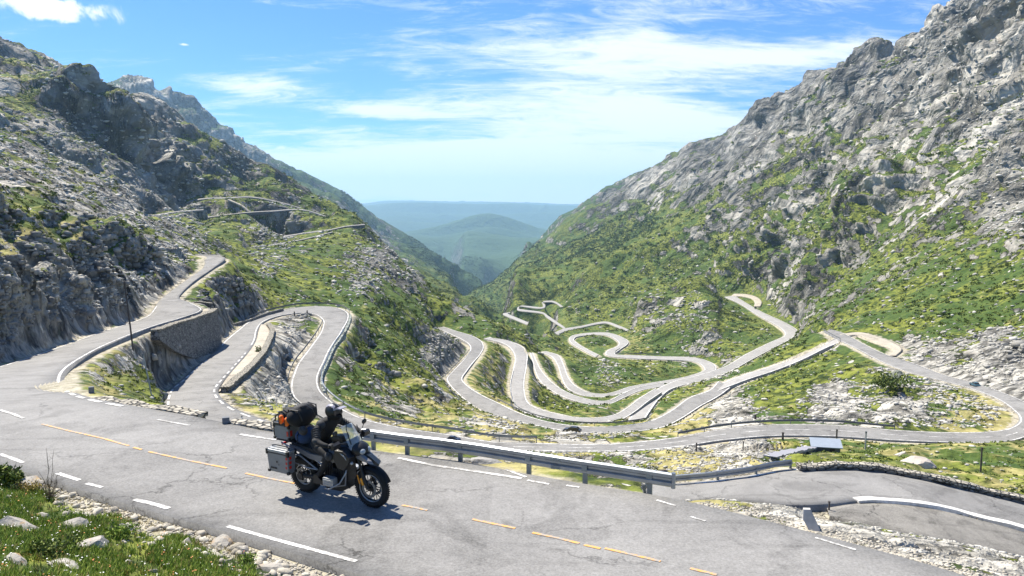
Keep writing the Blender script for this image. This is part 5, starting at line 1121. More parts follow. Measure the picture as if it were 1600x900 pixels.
BL = [(22, 826, 80, 30, 'big white boulder at the left end of the grassy bank'), (137, 856, 74, 28, 'white elongated boulder in the middle of the grassy bank'), (64, 808, 30, 16, 'small rounded boulder with orange lichen above the big white boulder'),
      (104, 824, 56, 18, 'low flat beige rock beside the orange lichened boulder'), (50, 760, 62, 22, 'smooth brownish slab of rock at the road edge beside the bare bush'), (290, 852, 34, 20, 'lilac grey rock near the rubble at the bank edge'), (345, 850, 62, 22, 'broad beige rock at the right edge of the grassy bank'),
      (380, 862, 40, 24, 'pointed beige rock close beside the white line, right of the broad one'), (20, 878, 60, 26, 'whitish rock in the lower left corner of the bank'), (92, 884, 84, 20, 'long low beige rock below the white elongated boulder'), (430, 890, 56, 24, 'beige rock at the lower right tip of the bank'),
      (365, 896, 40, 14, 'small pale rock half buried in tall grass at the bottom'), (190, 826, 26, 14, 'small pale rock at the upper edge of the turf'), (12, 780, 18, 12, 'tiny pale stone under the green bush at far left'), (200, 880, 22, 11, 'tiny yellowish stone in the lower turf'), (240, 893, 20, 9, 'tiny white stone near the bottom of the turf')]
for i, (u, v, w, h_, lb) in enumerate(BL): boulder(u, v, w, h_, lb, rz=.3 * i, seed=i * 3)
for i, (u, v, w, h_, lb, mt) in enumerate([(1035, 738, 22, 12, 'dark rounded rock just past the end of the near guardrail', plain('dark_rock', (.09, .075, .07), .9, 0, .4, 3, .5)), (1435, 725, 70, 22, 'large smooth brownish rock below the right end of the valley road', rock_mat('brown_rock', (.30, .25, .21), (.55, .50, .44))),
        (760, 722, 60, 16, 'grey rock outcrop seen under the near guardrail', rock_mat('grey_outcrop', (.1, .1, .1), (.5, .48, .44))), (1395, 522 + 70, 40, 22, 'round dark rock beside the long road on the right', rock_mat('dark_outcrop', (.05, .06, .05), (.25, .26, .22)))]):
    o = boulder(u, v, w, h_, lb, rz=.2, seed=50 + i, mat=mt); del o['group']
# grass blades
def blades(n, us, size, mat, name, fn, per=9):
    VV = []
    for (u, v) in fgspots(n, fn):
        p = hitz(u, v)
        m_ = rs.integers(per // 2, per + 1)
        base_ = p + np.stack([rs.normal(0, .022, m_), rs.normal(0, .022, m_), np.zeros(m_)], 1); an = rs.uniform(0, 6.28, m_); hh = rs.uniform(.5, 1.2, m_) * size; le = rs.uniform(.15, .6, m_) * hh
        dx = np.stack([np.cos(an), np.sin(an), np.zeros(m_)], 1); sd_ = np.stack([-np.sin(an), np.cos(an), np.zeros(m_)], 1) * size * .075
        mid = base_ + dx * (le * .35)[:, None]; mid[:, 2] += hh * .55; tip = base_ + dx * le[:, None]; tip[:, 2] += hh
        VV.append(np.stack([base_ - sd_, base_ + sd_, mid + sd_ * .7, mid - sd_ * .7], 1).reshape(-1, 3)); VV.append(np.stack([mid - sd_ * .7, mid + sd_ * .7, tip + sd_ * .1, tip - sd_ * .1], 1).reshape(-1, 3))
    V_ = np.concatenate(VV); o = mesh_obj(name, V_, np.arange(len(V_)).reshape(-1, 4), mat); return tag(o, kind='stuff')
def turf(u, v):
    if not below_edge(u, v, 4 if u < 60 else 24 + 8 * math.sin(u * .06)): return False
    if u > 400 - (900 - v) * .3: return False
    n_ = math.sin(u * .045 + 1.3) + math.sin(v * .09 + u * .02) + math.sin((u - v) * .031)
    return n_ > -.75 or rs.random() < .12
blades(10500, None, .085, M_fg, 'bank_grass', turf)
M_dg = leaf_mat('dry_grass', (.22, .16, .05), (.55, .46, .18))
blades(1500, None, .09, M_dg, 'dry_grass', turf, 6)
blades(900, None, .05, M_dg, 'straw_tufts', lambda u, v: turf(u, v) and math.sin(u * .03 + v * .05) > .2, 8)
blades(500, None, .05, M_dg, 'edge_grass', lambda u, v: 60 < u < 420 and below_edge(u, v, 2) and not below_edge(u, v, 22), 5)
# herbs and wild flowers
def herb(name, n, size, mat, fn, nl=14, low=.6):
    VV = [clump_faces(hitz(u, v) + np.array((0, 0, size * .2)), size * rs.uniform(.5, 1.4), size * rs.uniform(.5, 1.4), size * low, nl, size * .25) for u, v in fgspots(n, fn)]
    V_ = np.concatenate(VV); o = mesh_obj(name, V_, np.arange(len(V_)).reshape(-1, 4), mat); return tag(o, kind='stuff')
herb('herbs', 900, .06, M_fg, turf); herb('dry_herbs', 260, .05, M_dryl, turf)
M_wf = plain('white_petals', (.85, .84, .80), .7); M_of = plain('orange_petals', (.75, .28, .10), .7)
def fl(name, n, mat, s_):
    VV = []
    for u, v in fgspots(n, turf):
        p = hitz(u, v); p[2] += rs.uniform(.05, .11)
        for q in range(rs.integers(1, 4)):
            c_ = p + rs.normal(0, .02, 3); a_ = rs.uniform(0, 3); e1 = np.array((math.cos(a_), math.sin(a_), rs.uniform(-.3, .3))) * s_; e2 = np.array((-math.sin(a_), math.cos(a_), rs.uniform(-.3, .3))) * s_; VV.append(np.stack([c_ - e1, c_ - e2, c_ + e1, c_ + e2]))
    V_ = np.concatenate(VV); o = mesh_obj(name, V_, np.arange(len(V_)).reshape(-1, 4), mat); tag(o, kind='stuff')
fl('white_flowers', 230, M_wf, .010); fl('orange_flowers', 90, M_of, .011)
# bushes that stand alone
def bush(u, v, wpx, hpx, label, mat, n=500, name='bush', cat='bush', group=None, stems=True):
    p = hit(u, v); k = math.hypot(*p[:2]) / F_PX; root = empty(name, p, label, cat, group); rx, hz_ = wpx * k / 2, hpx * k
    VV = []
    for q in range(7):
        c_ = np.array((rs.uniform(-.55, .55) * rx, rs.uniform(-.4, .4) * rx, rs.uniform(.0, .35) * hz_)); VV.append(clump_faces(c_, rx * rs.uniform(.4, .65), rx * rs.uniform(.4, .6), hz_ * rs.uniform(.5, .75), n // 7, max(hz_ * .07, .012)))
    V_ = np.concatenate(VV); mesh_obj('foliage', V_, np.arange(len(V_)).reshape(-1, 4), mat, root)
    if stems:
        bm = NB()
        for q in range(7): a_ = q * .9; tubes(bm, [(0, 0, -.03), (math.cos(a_) * rx * .3, math.sin(a_) * rx * .3, hz_ * .4), (math.cos(a_) * rx * .6, math.sin(a_) * rx * .5, hz_ * .8)], [.006, .005, .002], 5)
        fin('stem', bm, M_wood, root)
bush(8, 762, 56, 40, 'dark green bush at the far left edge of the bank by the road', M_shrub, 900, group=None)
bush(48, 768, 36, 18, 'low yellow green bush in front of the brownish slab', M_dryl, 400)
bush(186, 842, 52, 26, 'rounded dark green bush in the centre of the grassy bank', M_fg, 900)
bush(85, 872, 70, 30, 'broad mossy green bush left of the white elongated boulder', M_shrub, 900)
bush(384, 884, 34, 22, 'dense green tuft at the right end of the turf', M_fg, 600)
bush(404, 552, 11, 13, 'small dark shrub growing at the top of the dry stone wall', M_shrub, 250)
bush(1395, 606, 52, 28, 'big round dark green bush left of the long road on the right', M_shrub, 700)
# bare twiggy bush by the road
p = hit(78, 782); k = math.hypot(*p[:2]) / F_PX; root = empty('bare_bush', p, 'bare twiggy brown bush standing at the road edge on the bank', 'bush')
M_twig = plain('dry_twig', (.12, .095, .07), .9, 0, .3, 20)
rb = random.Random(3)
for i in range(26):
    bm = NB(); a_ = rb.uniform(0, 6.28); sp_ = rb.uniform(2, 26) * k; hh = rb.uniform(14, 40) * k if i > 2 else rb.uniform(62, 76) * k
    if i <= 2: sp_ = 5 * k * i
    pts = [(0, 0, -.02)]; 
    for q in range(1, 6): f = q / 5; pts.append((math.cos(a_) * sp_ * f + rb.uniform(-2, 2) * k, math.sin(a_) * sp_ * f * .6 + rb.uniform(-2, 2) * k, hh * f))
    tubes(bm, pts, [.005, .0045, .004, .0035, .003, .002], 5)
    for q in range(5):
        b_ = Vector(pts[rb.randint(1, 4)]); tubes(bm, [b_, b_ + Vector((rb.uniform(-7, 7) * k, rb.uniform(-5, 5) * k, rb.uniform(1, 8) * k))], [.0022, .0012], 4)
    fin('branch', bm, M_twig, root)
# ------------------------------------------------------------------ the motorcycle, its rider and their luggage
pr_, pf_ = on(480, 768.5, 5.2), on(583, 793, 5.2)
hd = pf_ - pr_; WB = float(np.linalg.norm(hd)); KS = WB / 1.51; BRZ = math.atan2(hd[1], hd[0])
print('wheelbase', WB, 'scale', KS)
ROADTOP = 0.016
def bike_root(name, label, cat, group=None):
    o = empty(name, (pr_[0], pr_[1], ROADTOP), label, cat, group); o.rotation_euler = (R(2.5), 0, BRZ); o.scale = (KS,) * 3; return o
K_black = plain('satin_black', (.012, .012, .013), .42, 0, .2, 20); K_rub = plain('tyre_rubber_black', (.018, .018, .018), .85, 0, .3, 40, .3); K_alu = plain('brushed_aluminium', (.36, .37, .38), .42, .55, .12, 14); K_case = plain('case_aluminium', (.23, .24, .25), .5, .35, .12, 9)
K_sil = plain('silver_paint', (.20, .20, .21), .4, .3, .05, 5); K_dark = plain('dark_engine_metal', (.03, .03, .032), .5, .4, .3, 30); K_slate = plain('slate_blue_paint', (.018, .026, .034), .4, .2, .05, 5)
K_cloth = plain('black_riding_fabric', (.008, .008, .009), .8, 0, .5, 18, .5); K_pad = plain('charcoal_armour_fabric', (.035, .035, .037), .75, 0, .8, 25, .5); K_org = plain('orange_fabric', (.85, .18, .015), .7, 0, .2, 20); K_gold = plain('gold_fork', (.55, .28, .04), .35, .6, .1, 8)
K_red = plain('red_reflector', (.55, .03, .02), .3); K_skin = plain('skin', (.45, .28, .20), .6); K_blue = plain('dark_blue_fabric', (.02, .05, .13), .8, 0, .2, 20); K_white = plain('grey_helmet_paint', (.30, .29, .34), .35); K_amber = plain('amber_lens', (.8, .3, .02), .3)
K_vis = plain('smoked_visor', (.02, .02, .025), .08); K_seat = plain('seat_vinyl', (.02, .02, .02), .6, 0, .2, 12)
m_, t_, b_ = new_mat('clear_screen'); b_.inputs['Base Color'].default_value = (.75, .8, .82, 1); b_.inputs['Roughness'].default_value = .08; b_.inputs['Transmission Weight'].default_value = .55; b_.inputs['IOR'].default_value = 1.1; b_.inputs['Alpha'].default_value = .75; K_glass = m_
m_, t_, b_ = new_mat('lamp_lens'); b_.inputs['Base Color'].default_value = (.35, .37, .38, 1); b_.inputs['Roughness'].default_value = .1; b_.inputs['Specular IOR Level'].default_value = .9; K_lens = m_
MB_ = bike_root('adventure_motorcycle', 'loaded black and silver adventure motorcycle with aluminium side cases riding on the near road', 'motorcycle')
def wheel(x, rr, rt, nm):
    bm = NB(); n1, n2 = 56, 12
    vs = [[bm.verts.new((x + (rr - rt * 1.0 + math.cos(b) * rt) * math.cos(a), math.sin(b) * rt * 1.05, rr + (rr - rt + math.cos(b) * rt) * math.sin(a))) for b in [2*math.pi*k/n2 for k in range(n2)]] for a in [2*math.pi*k/n1 for k in range(n1)]]
    for i in range(n1):
        for k in range(n2): bm.faces.new((vs[i][k], vs[(i+1) % n1][k], vs[(i+1) % n1][(k+1) % n2], vs[i][(k+1) % n2]))
    for i in range(n1):                                           # tread blocks
        a = 2*math.pi*(i + .5)/n1
        for s_ in (-1, 1): bxs(bm, (x + (rr + .001) * math.cos(a), s_ * rt * .42 * (1 if i % 2 else .8), rr + (rr + .001) * math.sin(a)), (.014, rt * .55, .020), (0, -a, 0))
    w = fin(nm, bm, K_rub, MB_, True)
    bm = NB(); ri = rr - 2 * rt + .012
    for s_ in (-1, 1):
        ring = [(x + ri * math.cos(a), s_ * rt * .62, rr + ri * math.sin(a)) for a in [2*math.pi*k/48 for k in range(49)]]; tubes(bm, ring, .011, 6, False)
    vs = [[bm.verts.new((x + (ri - .004) * math.cos(a), y, rr + (ri - .004) * math.sin(a))) for y in (-rt*.62, rt*.62)] for a in [2*math.pi*k/48 for k in range(48)]]
    for i in range(48): bm.faces.new((vs[i][0], vs[(i+1) % 48][0], vs[(i+1) % 48][1], vs[i][1]))
    fin('rim', bm, K_alu, w, True)
    bm = NB()
    for i in range(10):
        a = 2*math.pi*i/10
        for s_ in (-1, 1): tubes(bm, [(x + .045 * math.cos(a + .35), s_ * .035, rr + .045 * math.sin(a + .35)), (x + ri * math.cos(a), s_ * rt * .5, rr + ri * math.sin(a))], [.009, .006], 6)
    tubes(bm, [(x, -.07, rr), (x, .07, rr)], .045, 14); fin('spokes', bm, K_dark, w, True)
    for s_ in ((-1, 1) if x > 1 else (-1,)):
        bm = NB(); rd0 = .155 if x > 1 else .135; y = s_ * (rt + .022)
        v0 = [[bm.verts.new((x + q * math.cos(a), y, rr + q * math.sin(a))) for q in (rd0 * .68, rd0)] for a in [2*math.pi*k/36 for k in range(36)]]
        for i in range(36): bm.faces.new((v0[i][0], v0[i][1], v0[(i+1) % 36][1], v0[(i+1) % 36][0]))
        bmesh.ops.solidify(bm, geom=bm.faces[:], thickness=.005); fin('brake_disc', bm, K_alu, w)
    return w
wheel(0.0, .335, .082, 'rear_wheel'); wheel(1.51, .345, .060, 'front_wheel')
# fork, caliper, mudguard
for s_ in (-1, 1):
    bm = NB(); tubes(bm, [(1.51, s_*.105, .345), (1.42, s_*.105, .56), (1.385, s_*.10, .66)], [.032, .034, .030], 12); tubes(bm, [(1.385, s_*.10, .66), (1.24, s_*.09, 1.02)], .024, 12); fin('fork_leg', bm, K_black, MB_, True)
bm = NB(); bxs(bm, (1.40, -.115, .47), (.05, .035, .13), (0, -.35, 0), .01); fin('brake_caliper', bm, K_gold, MB_)
bm = NB(); bxs(bm, (1.33, -.125, .50), (.018, .02, .16), (0, -.3, 0), .004); fin('fork_reflector', bm, K_amber, MB_)
bm = NB(); rings = []
for k in range(15):
    a = R(22 + k * 8.2); rings.append([bm.verts.new((1.51 + math.cos(a) * q, y, .345 + math.sin(a) * q)) for y, q in ((-.088, .355), (-.06, .393), (0, .405), (.06, .393), (.088, .355))])
for a_, b2 in zip(rings[:-1], rings[1:]):
    for k in range(4): bm.faces.new((a_[k], a_[k+1], b2[k+1], b2[k]))
bmesh.ops.solidify(bm, geom=bm.faces[:], thickness=.006); fin('front_mudguard', bm, K_black, MB_, True)
# beak and tank, shrouds
bm = NB(); prism(bm, [(1.10, .93), (1.30, .99), (1.52, .93), (1.74, .81), (1.72, .775), (1.45, .83), (1.20, .84)], -.062, .062, .8); fin('beak', bm, K_slate, MB_)
for s_ in (-1, 1):
    bm = NB(); prism(bm, [(.98, .99), (1.16, 1.03), (1.34, .98), (1.60, .85), (1.63, .80), (1.42, .83), (1.28, .88), (1.10, .86), (.98, .90)], s_*.075, s_*.125, .8); fin('beak_side_panel', bm, K_sil, MB_)
    bm = NB(); prism(bm, [(.92, 1.02), (1.12, 1.03), (1.30, .92), (1.27, .80), (1.14, .64), (.98, .66), (.88, .84)], s_*.13, s_*.265, .84); fin('radiator_shroud', bm, K_black, MB_)
    bm = NB(); prism(bm, [(.60, .92), (.78, .96), (.92, .90), (.96, .78), (.84, .72), (.72, .78)], s_*.15, s_*.205, .85); fin('side_panel', bm, K_sil, MB_)
bm = NB()
ell(bm, (.86, 0, .95), (.27, .17, .13), (0, R(-8), 0), 20, 12, lambda q: Vector((q.x, q.y * (1 - .25 * max(0, -q.x / .27)), q.z))); fin('fuel_tank', bm, K_slate, MB_, True)
bm = NB(); ell(bm, (.87, 0, 1.035), (.20, .085, .055), (0, R(-6), 0), 16, 8); fin('tank_cover', bm, K_sil, MB_, True)
bm = NB(); bxs(bm, (.86, .0, 1.13), (.26, .20, .11), (0, R(-10), 0), .04); fin('tank_bag', bm, K_black, MB_)
# seat, tail, subframe
bm = NB(); prism(bm, [(.66, .93), (.60, .87), (.40, .845), (.20, .89), (-.05, .915), (-.20, .93), (-.20, .87), (.10, .82), (.45, .76), (.66, .80)], -.13, .13); bmesh.ops.bevel(bm, geom=bm.edges[:], offset=.018, segments=2, affect='EDGES'); fin('seat', bm, K_seat, MB_, True)
for s_ in (-1, 1):
    bm = NB(); prism(bm, [(.62, .80), (.30, .80), (.02, .87), (-.22, .90), (-.24, .85), (.0, .79), (.28, .70), (.55, .68)], s_*.13, s_*.165, .92); fin('tail_panel', bm, K_sil, MB_)
    bm = NB(); tubes(bm, [(.55, s_*.13, .62), (.18, s_*.14, .78), (-.25, s_*.15, .86), (-.42, s_*.14, .90)], .014, 8); tubes(bm, [(.42, s_*.14, .52), (.10, s_*.16, .70), (-.20, s_*.17, .83)], .013, 8); tubes(bm, [(-.05, s_*.17, .84), (-.12, s_*.22, .62), (.22, s_*.20, .55), (.42, s_*.15, .53)], .011, 8); fin('subframe', bm, K_alu if s_ < 0 else K_dark, MB_, True)
# engine with horizontal cylinders
bm = NB(); bxs(bm, (.82, 0, .47), (.50, .30, .30), (0, 0, 0), .05); bxs(bm, (.78, 0, .33), (.46, .26, .10), (0, 0, 0), .03); bxs(bm, (.62, 0, .62), (.26, .22, .26), (0, 0, 0), .04); bxs(bm, (1.0, 0, .72), (.18, .26, .30), (0, .2, 0), .04)
for k in range(10): a = rng.uniform(0, 6.28, 1)[0]; tubes(bm, [(.62 + .05*k, -.16, .42 + .03*(k % 3)), (.66 + .05*k, -.18, .62 + .02*(k % 4))], .010, 6)
eng = fin('engine', bm, K_dark, MB_)
for s_ in (-1, 1):
    bm = NB(); tubes(bm, [(.86, s_*.13, .46), (.86, s_*.26, .46)], .085, 16)
    for k in range(5): tubes(bm, [(.86, s_*(.15 + .024*k), .46), (.86, s_*(.156 + .024*k), .46)], .10, 16)
    cyl = fin('cylinder', bm, K_dark, eng, True)
    bm = NB(); bxs(bm, (.86, s_*.315, .455), (.235, .13, .155), (0, 0, 0), .035)
    for k in range(3): bxs(bm, (.86, s_*.382, .415 + k*.04), (.17, .012, .014), (0, 0, 0), .004)
    fin('cylinder_head', bm, K_alu, eng, True)
    bm = NB(); tubes(bm, [(1.10, s_*.12, .76), (1.14, s_*.22, .62), (1.06, s_*.30, .44), (.92, s_*.41, .36), (.78, s_*.36, .33), (.66, s_*.16, .34)], .014, 10); tubes(bm, [(1.14, s_*.22, .62), (1.06, s_*.16, .36), (.80, s_*.14, .28)], .013, 10)
    tubes(bm, [(1.12, s_*.16, .80), (1.22, s_*.25, .84), (1.16, s_*.27, .93), (1.0, s_*.24, .99), (.90, s_*.20, .96)], .013, 10); fin('crash_bar', bm, K_alu if s_ < 0 else K_dark, MB_, True)
bm = NB(); prism(bm, [(1.06, .44), (1.10, .30), (.95, .215), (.62, .205), (.55, .26), (.62, .30)], -.13, .13); fin('skid_plate', bm, K_dark, MB_)
bm = NB(); tubes(bm, [(1.02, -.06, .42), (1.05, -.05, .28), (.8, -.03, .235), (.45, .05, .26), (.25, .17, .38), (.0, .21, .48)], .022, 10); tubes(bm, [(.12, .20, .44), (-.32, .23, .58)], [.05, .062], 14); fin('exhaust', bm, K_dark, MB_, True)
bm = NB(); tubes(bm, [(.50, -.10, .42), (.26, -.12, .36), (0, -.115, .335)], [.05, .042, .038], 12); tubes(bm, [(.0, -.16, .335), (.0, -.05, .335)], .065, 16); tubes(bm, [(.12, -.07, .48), (.36, -.05, .76)], .032, 10); fin('swingarm', bm, K_dark, MB_, True)
bm = NB(); ring = []
for k in range(10):
    a = R(40 + k * 11); ring.append([bm.verts.new((math.cos(a)*q, y, .335 + math.sin(a)*q)) for y, q in ((-.10, .355), (-.05, .378), (.05, .378), (.10, .355))])
for a_, b2 in zip(ring[:-1], ring[1:]):
    for k in range(3): bm.faces.new((a_[k], a_[k+1], b2[k+1], b2[k]))
bmesh.ops.solidify(bm, geom=bm.faces[:], thickness=.006); fin('rear_mudguard', bm, K_black, MB_, True)
for s_ in (-1, 1):
    bm = NB(); tubes(bm, [(.50, s_*.12, .36), (.50, s_*.27, .345)], .014, 8); tubes(bm, [(.18, s_*.15, .47), (.16, s_*.26, .46)], .014, 8); fin('footpeg', bm, K_dark, MB_)
# cockpit
bm = NB(); rings = []
for j in range(9):
    f = j / 8; z = 1.02 + f * .40; x0 = 1.36 - f * .27; hw = .185 - .05 * f - .03 * (f > .9)
    rings.append([bm.verts.new((x0 - .12 * (abs(q) ** 2), q * hw, z - (.05 * abs(q) ** 2 if j == 8 else 0))) for q in [-1, -.66, -.33, 0, .33, .66, 1]])
for a_, b2 in zip(rings[:-1], rings[1:]):
    for k in range(6): bm.faces.new((a_[k], a_[k+1], b2[k+1], b2[k]))
bmesh.ops.solidify(bm, geom=bm.faces[:], thickness=.004); ws = fin('windscreen', bm, K_glass, MB_, True)
bm = NB(); tubes(bm, [(1.22, -.14, 1.10), (1.12, -.135, 1.36), (1.06, -.05, 1.44)], .008, 6); tubes(bm, [(1.22, .14, 1.10), (1.12, .135, 1.36)], .008, 6); fin('screen_edge', bm, K_black, ws)
bm = NB(); ell(bm, (1.29, 0, 1.0), (.16, .18, .12), (0, R(25), 0), 16, 10); fin('headlight_housing', bm, K_black, MB_, True)
for s_ in (-1, 1):
    bm = NB(); ell(bm, (1.395, s_*.07, .985), (.055, .062, .052), (0, R(25), 0), 14, 8); fin('headlight', bm, K_lens, MB_, True)
    bm = NB(); ell(bm, (1.26, s_*.20, .80), (.03, .03, .03), (0, 0, 0), 12, 8); fin('fog_lamp', bm, K_lens, MB_, True)
bm = NB(); bxs(bm, (1.16, 0, 1.12), (.07, .20, .10), (0, -.5, 0), .02); fin('instrument_panel', bm, K_dark, MB_)
bm = NB(); tubes(bm, [(1.00, -.44, 1.115), (1.06, -.30, 1.135), (1.16, -.12, 1.11), (1.18, 0, 1.09), (1.16, .12, 1.11), (1.06, .30, 1.135), (1.00, .44, 1.115)], .014, 10); hb = fin('handlebar', bm, K_black, MB_, True)
for s_ in (-1, 1):
    bm = NB(); tubes(bm, [(.995, s_*.46, 1.113), (1.055, s_*.32, 1.13)], .020, 10); fin('grip', bm, K_rub, hb)
    bm = NB(); prism(bm, [(1.05, 1.06), (1.13, 1.09), (1.145, 1.17), (1.09, 1.20), (1.06, 1.15)], s_*.31, s_*.47, .8); fin('hand_guard', bm, K_black, hb)
    bm = NB(); tubes(bm, [(1.08, s_*.28, 1.13), (1.10, s_*.30, 1.25), (1.09, s_*.36, 1.32)], .007, 6); ell(bm, (1.085, s_*.375, 1.345), (.018, .065, .045), (0, 0, 0), 12, 8); fin('mirror', bm, K_black, hb, True)
# side cases
for s_ in (-1, 1):
    bm = NB(); bxs(bm, (-.19, s_*.375, .655), (.50, .20, .36), (0, 0, 0), .02, taper=(.92, .80)); pn_o = fin('side_case', bm, K_case, MB_)
    bm = NB(); bxs(bm, (-.19, s_*.375, .865), (.515, .215, .055), (0, 0, 0), .02); bxs(bm, (-.19, s_*.375, .90), (.43, .15, .02), (0, 0, 0), .008); fin('lid', bm, K_alu, pn_o)
    for x in (-.43, .05):
        for y in (.285, .465):
            bm = NB(); bxs(bm, (x, s_*y, .845), (.05, .045, .10), (0, 0, 0), .012); fin('corner_guard', bm, K_black, pn_o)
            bm = NB(); bxs(bm, (x * .94 - .01, s_*(y*.9 + .035), .495), (.05, .045, .05), (0, 0, 0), .012); fin('corner_guard', bm, K_black, pn_o)
    bm = NB(); tubes(bm, [(-.40, s_*.375, .925), (-.30, s_*.375, .945), (-.08, s_*.375, .945), (.02, s_*.375, .925)], .012, 8); fin('handle', bm, K_black, pn_o)
    bm = NB(); bxs(bm, (-.19, s_*.48, .835), (.50, .008, .02), (0, 0, 0), .003); fin('trim', bm, K_black, pn_o)
    for k in range(3):
        bm = NB(); bxs(bm, (.065 - k*.004, s_*.415, .77 - .085*k), (.006, .05, .05), (0, 0, 0), .002); fin('reflector', bm, K_red, pn_o); bm = NB(); bxs(bm, (.030 - k*.012, s_*(.474 - .006*k), .765 - .085*k), (.035, .008, .045), (0, 0, 0), .002); fin('reflector', bm, K_red, pn_o)
# a small mark and a row of black letters-like bars stands on the side case: kept as one dark badge
bm = NB()
for k, (w, h_) in enumerate([(.016, .03), (.014, .026), (.018, .03), (.012, .028), (.02, .03), (.014, .03)]): bxs(bm, (-.36 + k*.026, -.4665, .555), (w, .004, h_), (0, 0, 0))
bxs(bm, (-.20, -.478, .68), (.03, .004, .03), (0, .6, 0)); bxs(bm, (-.16, -.474, .63), (.016, .004, .014), (0, .3, 0)); fin('badge', bm, K_black, MB_)
bm = NB(); bxs(bm, (-.30, 0, .965), (.42, .30, .02), (0, 0, 0), .006); tubes(bm, [(-.5, -.17, .955), (-.1, -.17, .955), (.0, -.15, .92)], .012, 8); tubes(bm, [(-.5, .17, .955), (-.1, .17, .955), (.0, .15, .92)], .012, 8); fin('luggage_rack', bm, K_dark, MB_)
bm = NB(); bxs(bm, (-.34, 0, 1.105), (.36, .40, .25), (0, 0, 0), .02, taper=(.96, .94)); tcs = fin('top_case', bm, K_case, MB_)
bm = NB(); bxs(bm, (-.34, 0, 1.255), (.38, .42, .055), (0, 0, 0), .02); fin('lid', bm, K_black, tcs)
bm = NB(); bxs(bm, (-.155, -.145, 1.10), (.008, .05, .10), (0, 0, 0), .002); bxs(bm, (-.19, -.203, 1.10), (.04, .008, .09), (0, 0, 0), .002); fin('reflector', bm, K_red, tcs)
for x in (-.51, -.17):
    for y in (-.19, .19):
        bm = NB(); bxs(bm, (x, y, 1.00), (.045, .045, .045), (0, 0, 0), .01); fin('corner_guard', bm, K_black, tcs)
        bm = NB(); bxs(bm, (x, y, 1.22), (.045, .045, .06), (0, 0, 0), .01); fin('corner_guard', bm, K_black, tcs)
bm = NB(); bxs(bm, (-.50, 0, .70), (.01, .17, .12), (0, -.2, 0), .004); fin('number_plate', bm, K_white, MB_)
bm = NB(); bxs(bm, (-.47, 0, .84), (.03, .16, .04), (0, 0, 0), .01); fin('tail_light', bm, K_red, MB_)
# luggage lying on the bike
def lug(name, label, cat='bag'): return bike_root(name, label, cat)
o = lug('duffel_bag', 'large black duffel bag strapped across the motorcycle behind the rider')
bm = NB(); ell(bm, (-.02, 0, 1.42), (.185, .33, .20), (0, R(-10), 0), 22, 14, lambda q: Vector((q.x * (1 + .06 * math.sin(q.y * 30)), q.y, q.z * (1 + .05 * math.sin(q.x * 25))))); fin('bag_body', bm, K_cloth, o, True)
bm = NB(); ell(bm, (-.02, 0, 1.565), (.11, .20, .06), (0, R(-10), 0), 16, 8); fin('top_flap', bm, K_pad, o, True)
bm = NB(); tubes(bm, [(-.18, -.20, 1.36), (-.08, -.24, 1.58), (.12, -.22, 1.57), (.17, -.18, 1.38)], .014, 6); tubes(bm, [(-.18, .20, 1.36), (-.08, .24, 1.58), (.12, .22, 1.57), (.17, .18, 1.38)], .014, 6)
tubes(bm, [(.06, -.1, 1.60), (.16, -.06, 1.63), (.26, -.02, 1.56), (.30, 0, 1.42)], .012, 6); fin('strap', bm, K_black, o, True)
o = lug('travel_roll', 'dark roll bag lying on the aluminium top case beneath the orange pouches')
bm = NB(); ell(bm, (-.30, 0, 1.40), (.15, .24, .115), (0, 0, 0), 18, 12); fin('bag_body', bm, K_cloth, o, True)
bm = NB(); tubes(bm, [(-.46, -.12, 1.28), (-.40, -.17, 1.47), (-.26, -.18, 1.52), (-.14, -.14, 1.44)], .012, 6); tubes(bm, [(-.55, -.14, 1.28), (-.565, -.15, 1.15), (-.555, -.15, .98)], .018, 6); tubes(bm, [(-.40, -.1, 1.45), (-.52, -.13, 1.38), (-.56, -.14, 1.22)], .014, 6); fin('strap', bm, K_black, o, True)
for i, (x, z, lb) in enumerate(((-.265, 1.375, 'rear orange pouch strapped on the luggage above the top case'), (-.13, 1.35, 'front orange pouch strapped on the luggage, nearer the duffel bag'))):
    o = lug('orange_pouch', lb, 'pouch'); o['group'] = 'orange pouches'
    bm = NB(); ell(bm, (x, -.255, z), (.052, .052, .085), (0, R(6), 0), 16, 10); fin('pouch', bm, K_org, o, True); bm = NB(); tubes(bm, [(x - .002, -.31, z - .08), (x - .002, -.312, z + .08)], .008, 6); fin('strap', bm, K_black, o)
o = lug('roll_bag', 'dark blue roll bag wedged on the pillion seat under the duffel bag'); bm = NB(); ell(bm, (.08, 0, 1.07), (.17, .24, .15), (0, 0, 0), 18, 12); fin('bag_body', bm, K_blue, o, True); bm = NB(); tubes(bm, [(.08, -.245, 1.0), (.08, -.24, 1.12), (.08, -.1, 1.23), (.08, .1, 1.23), (.08, .24, 1.12)], .012, 6); fin('strap', bm, K_black, o)
o = lug('waist_pack', 'small grey pouch behind the rider at elbow height', 'bag'); bm = NB(); ell(bm, (.19, -.20, 1.22), (.09, .07, .085), (0, R(-15), 0), 16, 10); fin('bag_body', bm, K_pad, o, True); bm = NB(); tubes(bm, [(.25, -.2, 1.28), (.34, -.18, 1.33), (.42, -.15, 1.30)], .012, 6); fin('strap', bm, K_black, o)

